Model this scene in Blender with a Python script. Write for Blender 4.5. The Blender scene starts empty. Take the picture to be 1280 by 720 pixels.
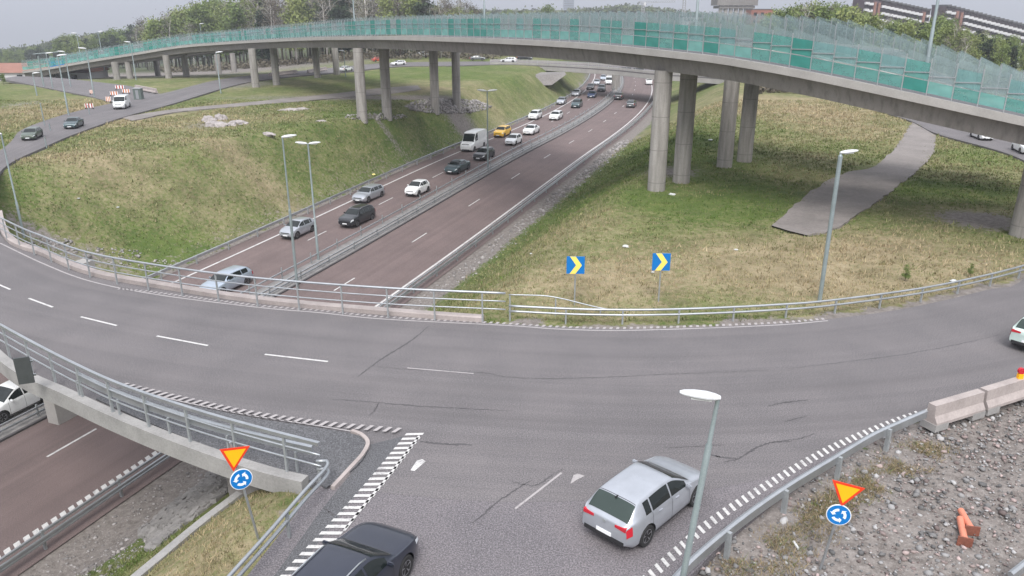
import bpy, bmesh, math, random
import numpy as np
from mathutils import Vector, Matrix
random.seed(7); rng = np.random.default_rng(11)
PI = math.pi
sc = bpy.context.scene
COL = sc.collection
# ------------------------------------------------------------ camera
CAMH = 12.35; TH = math.atan(.36); SN, CS = math.sin(TH), math.cos(TH); FPX = 960.
cd = bpy.data.cameras.new('camera'); cam = bpy.data.objects.new('camera', cd); COL.objects.link(cam)
cam.location = (0, 0, CAMH); cam.rotation_euler = (PI/2 - TH, 0, 0)
cd.sensor_width = 36; cd.lens = 36*FPX/1280; cd.clip_start = .1; cd.clip_end = 9000
sc.camera = cam
# ------------------------------------------------------------ world and sun (overcast)
SUN_EL, SUN_AZ = math.radians(52), math.radians(182)
w = bpy.data.worlds.new('World'); sc.world = w; w.use_nodes = True
nt = w.node_tree; nt.nodes.clear()
o_ = nt.nodes.new('ShaderNodeOutputWorld'); bg = nt.nodes.new('ShaderNodeBackground')
sky = nt.nodes.new('ShaderNodeTexSky'); sky.sky_type = 'NISHITA'; sky.sun_disc = False
sky.sun_elevation = SUN_EL; sky.sun_rotation = SUN_AZ; sky.air_density = 1.0; sky.dust_density = 3.0; sky.ozone_density = 1.0
hs = nt.nodes.new('ShaderNodeHueSaturation'); hs.inputs['Saturation'].default_value = .22
tc = nt.nodes.new('ShaderNodeTexCoord'); mp = nt.nodes.new('ShaderNodeMapping'); mp.inputs['Scale'].default_value = (1, 1, 3.5)
nz = nt.nodes.new('ShaderNodeTexNoise'); nz.inputs['Scale'].default_value = 2.6; nz.inputs['Detail'].default_value = 6
cr = nt.nodes.new('ShaderNodeMapRange'); cr.inputs['From Min'].default_value = .3; cr.inputs['From Max'].default_value = .7
cr.inputs['To Min'].default_value = .72; cr.inputs['To Max'].default_value = 1.2
mxw = nt.nodes.new('ShaderNodeMix'); mxw.data_type = 'RGBA'; mxw.blend_type = 'MIX'; mxw.inputs[0].default_value = .72
mxw.inputs[7].default_value = (4.6, 4.75, 5.2, 1)
mm = nt.nodes.new('ShaderNodeVectorMath'); mm.operation = 'SCALE'
L = nt.links.new
L(sky.outputs[0], hs.inputs['Color']); L(hs.outputs[0], mxw.inputs[6]); L(tc.outputs['Generated'], mp.inputs[0]); L(mp.outputs[0], nz.inputs['Vector'])
L(nz.outputs['Fac'], cr.inputs['Value']); L(mxw.outputs[2], mm.inputs[0]); L(cr.outputs[0], mm.inputs['Scale'])
sx = nt.nodes.new('ShaderNodeSeparateXYZ'); L(tc.outputs['Generated'], sx.inputs[0])
gz_ = nt.nodes.new('ShaderNodeMapRange'); gz_.inputs['From Min'].default_value = 0; gz_.inputs['From Max'].default_value = .9
gz_.inputs['To Min'].default_value = .52; gz_.inputs['To Max'].default_value = 1.5; L(sx.outputs['Z'], gz_.inputs['Value'])
m2w = nt.nodes.new('ShaderNodeVectorMath'); m2w.operation = 'SCALE'; L(mm.outputs[0], m2w.inputs[0]); L(gz_.outputs[0], m2w.inputs['Scale'])
L(m2w.outputs[0], bg.inputs['Color']); L(bg.outputs[0], o_.inputs[0]); bg.inputs['Strength'].default_value = .115
sd = bpy.data.lights.new('sun', 'SUN'); sd.energy = 1.3; sd.angle = math.radians(28); sd.color = (1, .97, .92)
so = bpy.data.objects.new('sun', sd); COL.objects.link(so)
sv = Vector((math.sin(SUN_AZ)*math.cos(SUN_EL), math.cos(SUN_AZ)*math.cos(SUN_EL), math.sin(SUN_EL)))
so.rotation_euler = sv.to_track_quat('Z', 'Y').to_euler()
sc.view_settings.view_transform = 'Standard'; sc.view_settings.look = 'None'; sc.view_settings.gamma = 1
sc.view_settings.exposure = 1.14
sc.view_settings.use_curve_mapping = False
sc.render.engine = 'CYCLES'
sc.cycles.max_bounces = 6; sc.cycles.volume_bounces = 0; sc.cycles.use_denoising = True

# ------------------------------------------------------------ survey helpers
def ss(x, a, b):
    t = min(1, max(0, (x-a)/(b-a))); return t*t*(3-2*t)
def ray(px, py):
    a = (px-640)/FPX; b = (py-360)/FPX
    return (a, CS-SN*b, -(SN+CS*b))
def mz(Y): return -9 + 2.5*ss(Y, 40, 115)
def M(X, Y): return mz(Y)
def R(X, Y): return 0.
def pix(px, py, S=R, off=0):
    d = ray(px, py); lo = t = 4.
    while t < 6000:
        if CAMH+t*d[2]-(S(t*d[0], t*d[1])+off) < 0: break
        lo = t; t *= 1.01
    hi = t
    for _ in range(30):
        m = (lo+hi)/2
        if CAMH+m*d[2]-(S(m*d[0], m*d[1])+off) < 0: hi = m
        else: lo = m
    return Vector((lo*d[0], lo*d[1], CAMH+lo*d[2]))
def at(px, py, t):
    d = ray(px, py); return Vector((t*d[0], t*d[1], CAMH+t*d[2]))
def topz(base, py):
    """height of a vertical pole at base whose top shows at picture row py"""
    b = (py-360)/FPX; k = (SN+CS*b)/(CS-SN*b)
    return CAMH-base.y*k
# motorway edge lines as X(Y)
REp = [pix(*p, M) for p in [(0,697),(105,626),(210,555),(470,380),(555,322),(640,263),(723,200),(784,154),(811,125),(815.5,108),(809,96)]]
LEp = [pix(*p, M) for p in [(240,350),(320,309),(438,255),(478,235.5),(573,192.5),(640,160),(676,139),(709,122),(734,104),(757,90)]]
ys = np.array([p.y for p in REp]); xs = np.array([p.x for p in REp]); PR = np.polyfit(ys, xs, 4)
yl = np.array([p.y for p in LEp]); wl = np.array([np.polyval(PR, p.y)-p.x for p in LEp]); PW = np.polyfit(yl, wl, 1)
def clampY(Y): return min(250, max(26, Y))
def xre(Y):
    Yc = clampY(Y); v = float(np.polyval(PR, Yc)); s = float(np.polyval(np.polyder(PR), Yc)); return v+(Y-Yc)*s
def wid(Y): return float(np.polyval(PW, min(250, max(40, Y))))
def xm(Y, u): return xre(Y)-wid(Y)*(1-u)
def slope0(Y): return (xm(Y+1, .5)-xm(Y-1, .5))/2
YT = np.arange(-80, 460, .25); _W = [wid(float(y)) for y in YT]; _X = [xre(float(y)) for y in YT]; _S = [slope0(float(y)) for y in YT]
def slope(Y):
    k = int((Y+80)*4)
    return _S[k] if 0 <= k < len(_S) else slope0(Y)
def look(Y):
    k = int((Y+80)*4)
    if 0 <= k < len(_S)-1:
        f = (Y+80)*4-k; return _X[k]*(1-f)+_X[k+1]*f, _W[k]*(1-f)+_W[k+1]*f, _S[k]
    return xre(Y), wid(Y), slope0(Y)
def mdir(Y):
    v = Vector((slope(Y), 1, 0)); v.normalize(); return v
def lat(X, Y):
    """signed distance beyond the motorway edge lines (negative inside)"""
    x1, wdt, s = look(Y); c = 1/math.sqrt(1+s*s)
    x0 = x1-wdt/2
    return (abs(X-x0)-wdt/2)*c, X > x0
def hnoise(X, Y): return .5*math.sin(X*.31+1.3*math.sin(Y*.17))+.5*math.sin(Y*.23+1.1*math.sin(X*.13))
def base_level(X, Y):
    z = -.18 + .05*hnoise(X, Y)
    d = math.hypot(X, Y)
    if d > 170:
        az = X/max(Y, 1) if Y > 0 else 0
        z -= (min(d, 5000)-170)*.05*ss(-az, .12, .42)+max(0, min(d, 5000)-215)*.045*ss(az, .30, .52)
    return z
def T(X, Y):
    d, right = lat(X, Y)
    if right: k = .35*ss(d, 3.6, 17.5)+.65*min(1, max(0, (d-3.6)/13.2))
    else:
        w_ = 13.5-5*ss(Y, 62, 80)-3.6*ss(Y, 80, 98)*(1-ss(Y, 122, 140)); k = .5*ss(d, 2.1, 2.1+w_)+.5*min(1, max(0, (d-2.1)/w_))
    b = base_level(X, Y)
    m = mz(Y)-.06
    return m+(b-m)*k

# ------------------------------------------------------------ materials
MATS = {}
def nmat(name):
    m = bpy.data.materials.new(name); m.use_nodes = True
    return m, m.node_tree, m.node_tree.nodes['Principled BSDF']
def node(t, typ, **kw):
    n = t.nodes.new(typ)
    for k, v in kw.items():
        if k.startswith('i_'):
            n.inputs[k[2:].replace('_', ' ')].default_value = v
        else: setattr(n, k, v)
    return n
def ramp(t, fac, stops):
    r = t.nodes.new('ShaderNodeValToRGB'); e = r.color_ramp.elements
    while len(e) < len(stops): e.new(.5)
    for i, (p, c) in enumerate(stops): e[i].position = p; e[i].color = (*c, 1) if len(c) == 3 else c
    t.links.new(fac, r.inputs[0]); return r.outputs[0]
def coords(t, kind='Object', scale=None):
    c = t.nodes.new('ShaderNodeTexCoord')
    if scale is None: return c.outputs[kind]
    m = t.nodes.new('ShaderNodeMapping'); m.inputs['Scale'].default_value = scale; t.links.new(c.outputs[kind], m.inputs[0]); return m.outputs[0]
def noise(t, vec, s, det=4, rough=.55):
    n = t.nodes.new('ShaderNodeTexNoise'); n.inputs['Scale'].default_value = s; n.inputs['Detail'].default_value = det; n.inputs['Roughness'].default_value = rough
    if vec is not None: t.links.new(vec, n.inputs['Vector'])
    return n.outputs['Fac']
def mixc(t, fac, a, b, typ='MIX'):
    m = t.nodes.new('ShaderNodeMix'); m.data_type = 'RGBA'; m.blend_type = typ
    for sk, v in ((m.inputs[0], fac), (m.inputs[6], a), (m.inputs[7], b)):
        if isinstance(v, (int, float)): sk.default_value = v
        elif isinstance(v, tuple): sk.default_value = (*v, 1) if len(v) == 3 else v
        else: t.links.new(v, sk)
    return m.outputs[2]
def mrange(t, v, a, b, c, d):
    m = t.nodes.new('ShaderNodeMapRange'); t.links.new(v, m.inputs[0])
    for i, x in enumerate((a, b, c, d)): m.inputs[i+1].default_value = x
    return m.outputs[0]
def bump(t, p, h, st, dist=.02):
    b = t.nodes.new('ShaderNodeBump'); b.inputs['Strength'].default_value = st; b.inputs['Distance'].default_value = dist
    t.links.new(h, b.inputs['Height']); t.links.new(b.outputs[0], p.inputs['Normal'])
def mat_worn(name, col, rough=.7, metal=0., var=.18, s=3., fine=40., spec=.5, coat=0.):
    """plain stuff with broad and fine variation of its own colour"""
    m, t, p = nmat(name); v = coords(t)
    a = noise(t, v, s, 5); b = noise(t, v, fine, 3)
    lo = tuple(c*(1-var) for c in col); hi = tuple(min(1, c*(1+var)) for c in col)
    c1 = ramp(t, a, [(.3, lo), (.7, hi)])
    c2 = mixc(t, .35, c1, ramp(t, b, [(.35, lo), (.65, hi)]))
    t.links.new(c2, p.inputs['Base Color']); p.inputs['Roughness'].default_value = rough; p.inputs['Metallic'].default_value = metal
    p.inputs['Specular IOR Level'].default_value = spec; p.inputs['Coat Weight'].default_value = coat; p.inputs['Coat Roughness'].default_value = .12
    MATS[name] = m; return m
def mat_asphalt(name, base, tint, bands=True):
    m, t, p = nmat(name); v = coords(t)
    n1 = noise(t, v, .35, 5); n2 = noise(t, v, 9, 3); n3 = noise(t, v, 26, 2, .7)
    lo = tuple(c*.80 for c in base); hi = tuple(c*1.22 for c in base)
    c = ramp(t, n1, [(.32, lo), (.68, hi)])
    c = mixc(t, .45, c, ramp(t, n1, [(.4, base), (.75, tint)]))
    c = mixc(t, mrange(t, n3, .50, .70, 0, .75), c, tuple(min(1, x*2.3) for x in base))
    c = mixc(t, mrange(t, n3, .49, .32, 0, .8), c, tuple(x*.45 for x in base))
    c = mixc(t, mrange(t, n2, .55, .8, 0, .3), c, tuple(x*1.5 for x in tint))
    if bands:
        uv = coords(t, 'UV'); st = coords(t, 'UV', (.06, 1, 1))
        nb = noise(t, coords(t, 'UV', (.012, .9, 1)), 1.1, 4, .6)
        c = mixc(t, mrange(t, nb, .35, .7, 0, .55), c, tuple(x*.68 for x in base))
        nb2 = noise(t, coords(t, 'UV', (.012, 1.3, 1)), 1.0, 3, .6)
        c = mixc(t, mrange(t, nb2, .5, .8, 0, .16), c, tuple(x*1.5 for x in tint))
    t.links.new(c, p.inputs['Base Color']); p.inputs['Roughness'].default_value = .82
    p.inputs['Specular IOR Level'].default_value = .35
    bump(t, p, n3, .5, .01)
    MATS[name] = m; return m
ASPH = mat_asphalt('ring_asphalt', (.134, .125, .129), (.168, .150, .149))
EASPH = mat_asphalt('entry_asphalt', (.132, .122, .130), (.168, .145, .146), False)
MASPH = mat_asphalt('motorway_asphalt', (.140, .106, .102), (.175, .128, .120))
PASPH = mat_asphalt('patch_asphalt', (.092, .092, .098), (.11, .108, .11), False)
mat_worn('dirt_path', (.20, .18, .17), .95, var=.3, s=.4, fine=6)
def mat_paint(name, col=(.72, .71, .70), wear=.55):
    m, t, p = nmat(name); v = coords(t)
    n = noise(t, v, 14, 4, .7); n2 = noise(t, v, 2.2, 3)
    f = t.nodes.new('ShaderNodeMath'); f.operation = 'ADD'; t.links.new(mrange(t, n, .5, .68, 0, 1), f.inputs[0]); t.links.new(mrange(t, n2, .5, .7, -.2, .5), f.inputs[1])
    f2 = t.nodes.new('ShaderNodeMath'); f2.operation = 'MULTIPLY'; f2.use_clamp = True; t.links.new(f.outputs[0], f2.inputs[0]); f2.inputs[1].default_value = wear
    t.links.new(mixc(t, f2.outputs[0], col, (.16, .15, .16)), p.inputs['Base Color']); p.inputs['Roughness'].default_value = .7
    MATS[name] = m; return m
mat_paint('paint', (.54, .53, .52), .7); mat_paint('paint_worn', (.36, .335, .335), .7)
mat_worn('crack_tar', (.075, .07, .074), .8, var=.3)
mat_worn('galvanised', (.42, .44, .46), .45, .75, .18, 1.5, 30)
mat_worn('galvanised_dull', (.36, .38, .39), .6, .45, .2, 1.2, 20)
mat_worn('lamp_pole', (.27, .32, .33), .5, .3, .2, 1.5, 30)
mat_worn('lamp_shell', (.58, .59, .61), .45, 0, .1, 5, 40)
mat_worn('lamp_lens', (.55, .56, .55), .15, 0, .1, 5, 40)
mat_worn('pale_concrete', (.34, .325, .31), .85, 0, .16, .8, 12)
mat_worn('grey_concrete', (.29, .282, .275), .85, 0, .22, 1.2, 14)
mat_worn('rosy_concrete', (.36, .315, .30), .85, 0, .22, 1.2, 14)
mat_worn('black_plastic', (.02, .02, .022), .6, 0, .3, 4, 40)
mat_worn('rubber', (.022, .022, .023), .85, 0, .3, 10, 60)
mat_worn('wheel_alloy', (.34, .34, .36), .35, .7, .15, 6, 40)
mat_worn('sign_back', (.30, .31, .33), .55, .4, .1, 4, 30)
mat_worn('dark_sign', (.055, .06, .063), .5, 0, .2, 4, 30)
mat_worn('sign_blue', (.0, .165, .50), .4, 0, .05, 4, 30)
mat_worn('sign_yellow', (.98, .45, .005), .4, 0, .05, 4, 30)
mat_worn('chevron_yellow', (.92, .72, .15), .4, 0, .05, 4, 30)
mat_worn('sign_red', (.72, .045, .012), .4, 0, .05, 4, 30)
mat_worn('sign_white', (.82, .83, .85), .4, 0, .04, 4, 30)
mat_worn('pipe_clay', (.62, .22, .14), .6, 0, .12, 4, 30)
mat_worn('rust_plate', (.20, .07, .045), .8, 0, .3, 6, 30)
mat_worn('barrier_red', (.42, .09, .06), .5, 0, .1, 4, 30)
mat_worn('barrier_orange', (.55, .18, .06), .5, 0, .1, 4, 30)
mat_worn('brick_red', (.30, .12, .085), .9, 0, .2, .4, 5)
mat_worn('apartment_brick', (.26, .13, .10), .9, 0, .15, .4, 5)
mat_worn('apartment_dark', (.09, .055, .065), .8, 0, .2, .4, 5)
mat_worn('apartment_white', (.62, .61, .63), .8, 0, .08, .3, 5)
mat_worn('roof_dark', (.10, .10, .105), .8, 0, .2, .3, 5)
mat_worn('tower_glass', (.20, .23, .29), .3, 0, .15, .1, 2)
mat_worn('crane_steel', (.40, .40, .42), .5, 0, .1, 2, 5)
mat_worn('stone_pale', (.33, .30, .295), .95, 0, .4, 1.5, 7)
mat_worn('stone_mix', (.30, .27, .265), .95, 0, .45, 2.3, 9)
mat_worn('bark_dark', (.085, .065, .05), .95, 0, .3, 2, 9)
mat_worn('bark_birch', (.48, .45, .42), .9, 0, .3, 1.5, 9)
mat_worn('litter_white', (.55, .56, .56), .6, 0, .06, 4, 20)
mat_worn('litter_yellow', (.80, .70, .25), .6, 0, .06, 4, 20)
mat_worn('paving_grey', (.22, .21, .205), .9, 0, .3, 1.5, 8)

def mat_concrete_deck():
    m, t, p = nmat('flyover_concrete'); v = coords(t)
    n = noise(t, v, .12, 5); n2 = noise(t, coords(t, 'Object', (.5, .5, .06)), 6, 4, .65); n3 = noise(t, v, 22, 2)
    c = ramp(t, n, [(.35, (.185, .17, .162)), (.65, (.25, .235, .225))])
    c = mixc(t, mrange(t, n2, .5, .7, 0, .7), c, (.125, .115, .11))
    c = mixc(t, mrange(t, n2, .45, .25, 0, .35), c, (.33, .315, .30))
    c = mixc(t, mrange(t, n3, .5, .7, 0, .25), c, (.12, .112, .11))
    t.links.new(c, p.inputs['Base Color']); p.inputs['Roughness'].default_value = .9
    bump(t, p, n3, .3, .02); MATS['flyover_concrete'] = m
mat_concrete_deck()
def mat_pier():
    m, t, p = nmat('pier_concrete'); v = coords(t)
    n2 = noise(t, coords(t, 'Object', (1, 1, .1)), 3.2, 4, .65); n3 = noise(t, v, 9, 3)
    c = ramp(t, n2, [(.3, (.20, .185, .172)), (.7, (.37, .35, .33))])
    c = mixc(t, mrange(t, n3, .5, .7, 0, .3), c, (.20, .19, .18))
    sep = t.nodes.new('ShaderNodeSeparateXYZ'); t.links.new(v, sep.inputs[0])
    fr = t.nodes.new('ShaderNodeMath'); fr.operation = 'FRACT'; dv = t.nodes.new('ShaderNodeMath'); dv.operation = 'MULTIPLY'; dv.inputs[1].default_value = .42
    t.links.new(sep.outputs['Z'], dv.inputs[0]); t.links.new(dv.outputs[0], fr.inputs[0])
    c = mixc(t, mrange(t, fr.outputs[0], .035, .0, 0, .8), c, (.15, .14, .135))
    t.links.new(c, p.inputs['Base Color']); p.inputs['Roughness'].default_value = .9; bump(t, p, n3, .25, .02); MATS['pier_concrete'] = m
mat_pier()
def mat_attr_ground():
    m, t, p = nmat('ground'); v = coords(t)
    at_ = t.nodes.new('ShaderNodeAttribute'); at_.attribute_name = 'zone'; sep = t.nodes.new('ShaderNodeSeparateColor'); t.links.new(at_.outputs['Color'], sep.inputs[0])
    nb = noise(t, v, .09, 5, .6); nm = noise(t, v, .45, 5, .65); nf = noise(t, v, 3.2, 4, .7); ng = noise(t, v, 14, 3, .7)
    green = ramp(t, nm, [(.3, (.058, .096, .022)), (.55, (.098, .140, .034)), (.8, (.165, .175, .062))])
    straw = ramp(t, nm, [(.3, (.19, .155, .092)), (.55, (.30, .245, .155)), (.8, (.42, .345, .235))])
    f = t.nodes.new('ShaderNodeMath'); f.operation = 'ADD'; t.links.new(sep.outputs[0], f.inputs[0]); t.links.new(mrange(t, nf, .3, .7, -.45, .45), f.inputs[1])
    f2 = t.nodes.new('ShaderNodeMath'); f2.operation = 'ADD'; t.links.new(f.outputs[0], f2.inputs[0]); t.links.new(mrange(t, nb, .35, .65, -.22, .22), f2.inputs[1]); f2.use_clamp = True
    c = mixc(t, f2.outputs[0], green, straw)
    c = mixc(t, mrange(t, ng, .5, .72, 0, .5), c, (.035, .042, .018))
    c = mixc(t, mrange(t, ng, .47, .3, 0, .3), c, (.24, .22, .13))
    dirt = ramp(t, nf, [(.3, (.12, .105, .096)), (.7, (.25, .225, .21))])
    dirt = mixc(t, mrange(t, ng, .52, .7, 0, .6), dirt, (.34, .315, .30))
    d1 = t.nodes.new('ShaderNodeMath'); d1.operation = 'ADD'; t.links.new(sep.outputs[1], d1.inputs[0]); t.links.new(mrange(t, nf, .3, .7, -.28, .28), d1.inputs[1]); d1.use_clamp = True
    c = mixc(t, mrange(t, d1.outputs[0], .3, .6, 0, 1), c, dirt)
    far = ramp(t, nb, [(.3, (.045, .055, .026)), (.7, (.085, .10, .045))])
    c = mixc(t, sep.outputs[2], c, far)
    t.links.new(c, p.inputs['Base Color']); p.inputs['Roughness'].default_value = .95; p.inputs['Specular IOR Level'].default_value = .15
    bump(t, p, nf, .6, .12); MATS['ground'] = m
mat_attr_ground()
def mat_leaf(name, cols, seed=0., s=.5):
    m, t, p = nmat(name); v = coords(t)
    oi = t.nodes.new('ShaderNodeObjectInfo'); n = noise(t, v, s, 3)
    a = t.nodes.new('ShaderNodeMath'); a.operation = 'ADD'; t.links.new(n, a.inputs[0]); t.links.new(mrange(t, oi.outputs['Random'], 0, 1, -.16, .16), a.inputs[1])
    t.links.new(ramp(t, a.outputs[0], [(.25, cols[0]), (.5, cols[1]), (.78, cols[2])]), p.inputs['Base Color'])
    p.inputs['Roughness'].default_value = .8; p.inputs['Specular IOR Level'].default_value = .2
    MATS[name] = m
mat_leaf('leaf_birch', [(.11, .145, .045), (.18, .22, .070), (.27, .30, .11)])
mat_leaf('leaf_fresh', [(.085, .125, .038), (.14, .19, .055), (.22, .27, .09)])
mat_leaf('leaf_dark', [(.018, .032, .018), (.032, .050, .026), (.05, .07, .032)])
mat_leaf('leaf_bare', [(.075, .066, .052), (.125, .108, .082), (.17, .155, .105)])
mat_leaf('leaf_far', [(.035, .055, .024), (.07, .095, .04), (.12, .14, .055)], s=.06)
def mat_vcol(name, rough=.9):
    m, t, p = nmat(name); a = t.nodes.new('ShaderNodeAttribute'); a.attribute_name = 'tone'
    t.links.new(a.outputs['Color'], p.inputs['Base Color']); p.inputs['Roughness'].default_value = rough; p.inputs['Specular IOR Level'].default_value = .2; MATS[name] = m
mat_vcol('blade'); mat_vcol('stone_tone')
def mat_glass(name, col, rough=.06):
    m, t, p = nmat(name); p.inputs['Base Color'].default_value = (*col, 1); p.inputs['Roughness'].default_value = rough
    p.inputs['Specular IOR Level'].default_value = .45; MATS[name] = m
mat_glass('car_glass', (.010, .014, .014)); mat_glass('car_glass_green', (.03, .045, .040), .1)
mat_glass('head_lens', (.62, .65, .68), .1); mat_glass('tail_lens', (.50, .02, .035), .2)
def mat_pane(name, col, alpha):
    m, t, p = nmat(name); v = coords(t); n = noise(t, v, 1.1, 3)
    t.links.new(ramp(t, n, [(.3, tuple(c*.8 for c in col)), (.7, tuple(min(1, c*1.2) for c in col))]), p.inputs['Base Color'])
    p.inputs['Roughness'].default_value = .25; p.inputs['Alpha'].default_value = alpha; MATS[name] = m
mat_pane('pane_teal', (.10, .32, .29), .62); mat_pane('pane_deep', (.04, .25, .215), .8); mat_pane('pane_pale', (.17, .42, .39), .64); mat_pane('mesh_grey', (.25, .33, .34), .26)
mat_pane('pane_dusk', (.16, .34, .34), .5)
CARP = {}
def paint(name, col, metal=.3, rough=.32):
    if name in CARP: return CARP[name]
    m, t, p = nmat('car_paint_'+name); v = coords(t); n = noise(t, v, 2.5, 4)
    t.links.new(ramp(t, n, [(.3, tuple(c*.92 for c in col)), (.7, tuple(min(1, c*1.06) for c in col))]), p.inputs['Base Color'])
    p.inputs['Metallic'].default_value = metal; p.inputs['Roughness'].default_value = rough
    p.inputs['Coat Weight'].default_value = .7; p.inputs['Coat Roughness'].default_value = .08
    CARP[name] = m; return m
COLS = dict(silver=(.40, .42, .46), blue_silver=(.40, .46, .54), white=(.78, .79, .80), black=(.020, .021, .026), night=(.030, .035, .055), teal=(.05, .085, .095),
            yellow=(.80, .48, .04), green=(.05, .075, .05), grey=(.16, .17, .18), blue=(.03, .05, .11), red=(.42, .08, .05), dark=(.05, .05, .055), mint=(.55, .66, .62))
def cpaint(n): return paint(n, COLS[n], .45 if n in ('silver', 'blue_silver', 'grey', 'teal', 'night') else .1)

# ------------------------------------------------------------ mesh helpers
class MB:
    def __init__(s): s.v = []; s.f = []; s.uv = None
    def add(s, vs, fs):
        b = len(s.v); s.v += [tuple(p) for p in vs]; s.f += [tuple(i+b for i in f) for f in fs]
    def box(s, c, d, rot=0., M=None):
        x, y, z = (q/2 for q in d); pts = [(-x,-y,-z),(x,-y,-z),(x,y,-z),(-x,y,-z),(-x,-y,z),(x,-y,z),(x,y,z),(-x,y,z)]
        cr_, sr = math.cos(rot), math.sin(rot)
        if M is not None: pts = [tuple(M @ Vector(p)) for p in pts]
        pts = [(p[0]*cr_-p[1]*sr+c[0], p[0]*sr+p[1]*cr_+c[1], p[2]+c[2]) for p in pts]
        s.add(pts, [(0,3,2,1),(4,5,6,7),(0,1,5,4),(1,2,6,5),(2,3,7,6),(3,0,4,7)])
    def tube(s, pts, r, n=8, cap=True):
        pts = [Vector(p) for p in pts]; rs = r if isinstance(r, (list, tuple)) else [r]*len(pts); rings = []
        for i, p in enumerate(pts):
            a = pts[max(0, i-1)]; b = pts[min(len(pts)-1, i+1)]; d = (b-a).normalized()
            u = d.cross(Vector((0, 0, 1)) if abs(d.z) < .9 else Vector((1, 0, 0))).normalized(); v = d.cross(u)
            rings.append([p+(u*math.cos(2*PI*k/n)+v*math.sin(2*PI*k/n))*rs[i] for k in range(n)])
        fs = []; N = len(pts)
        for i in range(N-1):
            for k in range(n): fs.append((i*n+k, i*n+(k+1) % n, (i+1)*n+(k+1) % n, (i+1)*n+k))
        if cap: fs += [tuple(range(n))[::-1], tuple(range((N-1)*n, N*n))]
        s.add([q for r_ in rings for q in r_], fs)
    def sweep(s, path, prof, closed=True, cap=True):
        """path: Vectors; prof: (offset to the left of travel, height)"""
        path = [Vector(p) for p in path]; N = len(path); n = len(prof); vs = []
        for i, p in enumerate(path):
            d = path[min(N-1, i+1)]-path[max(0, i-1)]; d.z = 0; d.normalize(); l = Vector((-d.y, d.x, 0))
            vs += [p+l*a+Vector((0, 0, b)) for a, b in prof]
        fs = []
        for i in range(N-1):
            for k in range(n if closed else n-1):
                fs.append((i*n+k, (i+1)*n+k, (i+1)*n+(k+1) % n, i*n+(k+1) % n))
        if cap and closed: fs += [tuple(range(n)), tuple(range((N-1)*n, N*n))[::-1]]
        s.add(vs, fs)
    def poly(s, outline, M_, th):
        """flat outline (x,y pairs) given thickness th along local z, placed with M_"""
        n = len(outline); a = [M_ @ Vector((x, y, 0)) for x, y in outline]; b = [M_ @ Vector((x, y, -th)) for x, y in outline]
        s.add(a+b, [tuple(range(n)), tuple(range(n, 2*n))[::-1]]+[(i, n+i, n+(i+1) % n, (i+1) % n) for i in range(n)])
    def build(s, name, m, parent=None, smooth=False, angle=None):
        me = bpy.data.meshes.new(name); me.from_pydata(s.v, [], s.f); me.update()
        ms = m if isinstance(m, list) else [m]
        for q in ms: me.materials.append(MATS[q] if isinstance(q, str) else q)
        ob = bpy.data.objects.new(name, me); COL.objects.link(ob)
        if parent is not None: ob.parent = parent
        if smooth:
            me.polygons.foreach_set('use_smooth', [True]*len(me.polygons))
            if angle: me.set_sharp_from_angle(angle=math.radians(angle))
        return ob
def tag(o, label=None, cat=None, group=None, kind=None):
    if label: o['label'] = label
    if cat: o['category'] = cat
    if group: o['group'] = group
    if kind: o['kind'] = kind
    return o
def empty(name, loc=(0, 0, 0), rz=0.):
    o = bpy.data.objects.new(name, None); COL.objects.link(o); o.location = loc; o.rotation_euler = (0, 0, rz); o.empty_display_size = .3; return o
def copy_tree(o, parent=None):
    c = o.copy(); COL.objects.link(c)
    if parent is not None: c.parent = parent
    for ch in list(o.children): copy_tree(ch, c)
    return c
def smooth_path(pts, n=200, closed=False):
    """Catmull-Rom through points then even spacing"""
    P = [np.array(tuple(p), float) for p in pts]; out = []
    N = len(P); rngi = range(N if closed else N-1)
    for i in rngi:
        p1, p2 = P[i], P[(i+1) % N]
        p0 = P[i-1] if (i > 0 or closed) else 2*p1-p2
        p3 = P[(i+2) % N] if (i+2 < N or closed) else 2*p2-p1
        for k in range(16):
            t = k/16; out.append(.5*((2*p1)+(-p0+p2)*t+(2*p0-5*p1+4*p2-p3)*t*t+(-p0+3*p1-3*p2+p3)*t**3))
    out.append(P[0] if closed else P[-1]); out = np.array(out)
    s = np.concatenate([[0], np.cumsum(np.linalg.norm(np.diff(out, axis=0), axis=1))])
    q = np.linspace(0, s[-1], n)
    return [Vector([np.interp(v, s, out[:, k]) for k in range(out.shape[1])]) for v in q], s[-1]
def path_px(L_, S=R, off=0, n=60): return smooth_path([pix(x, y, S, off) for x, y in L_], n)
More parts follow.
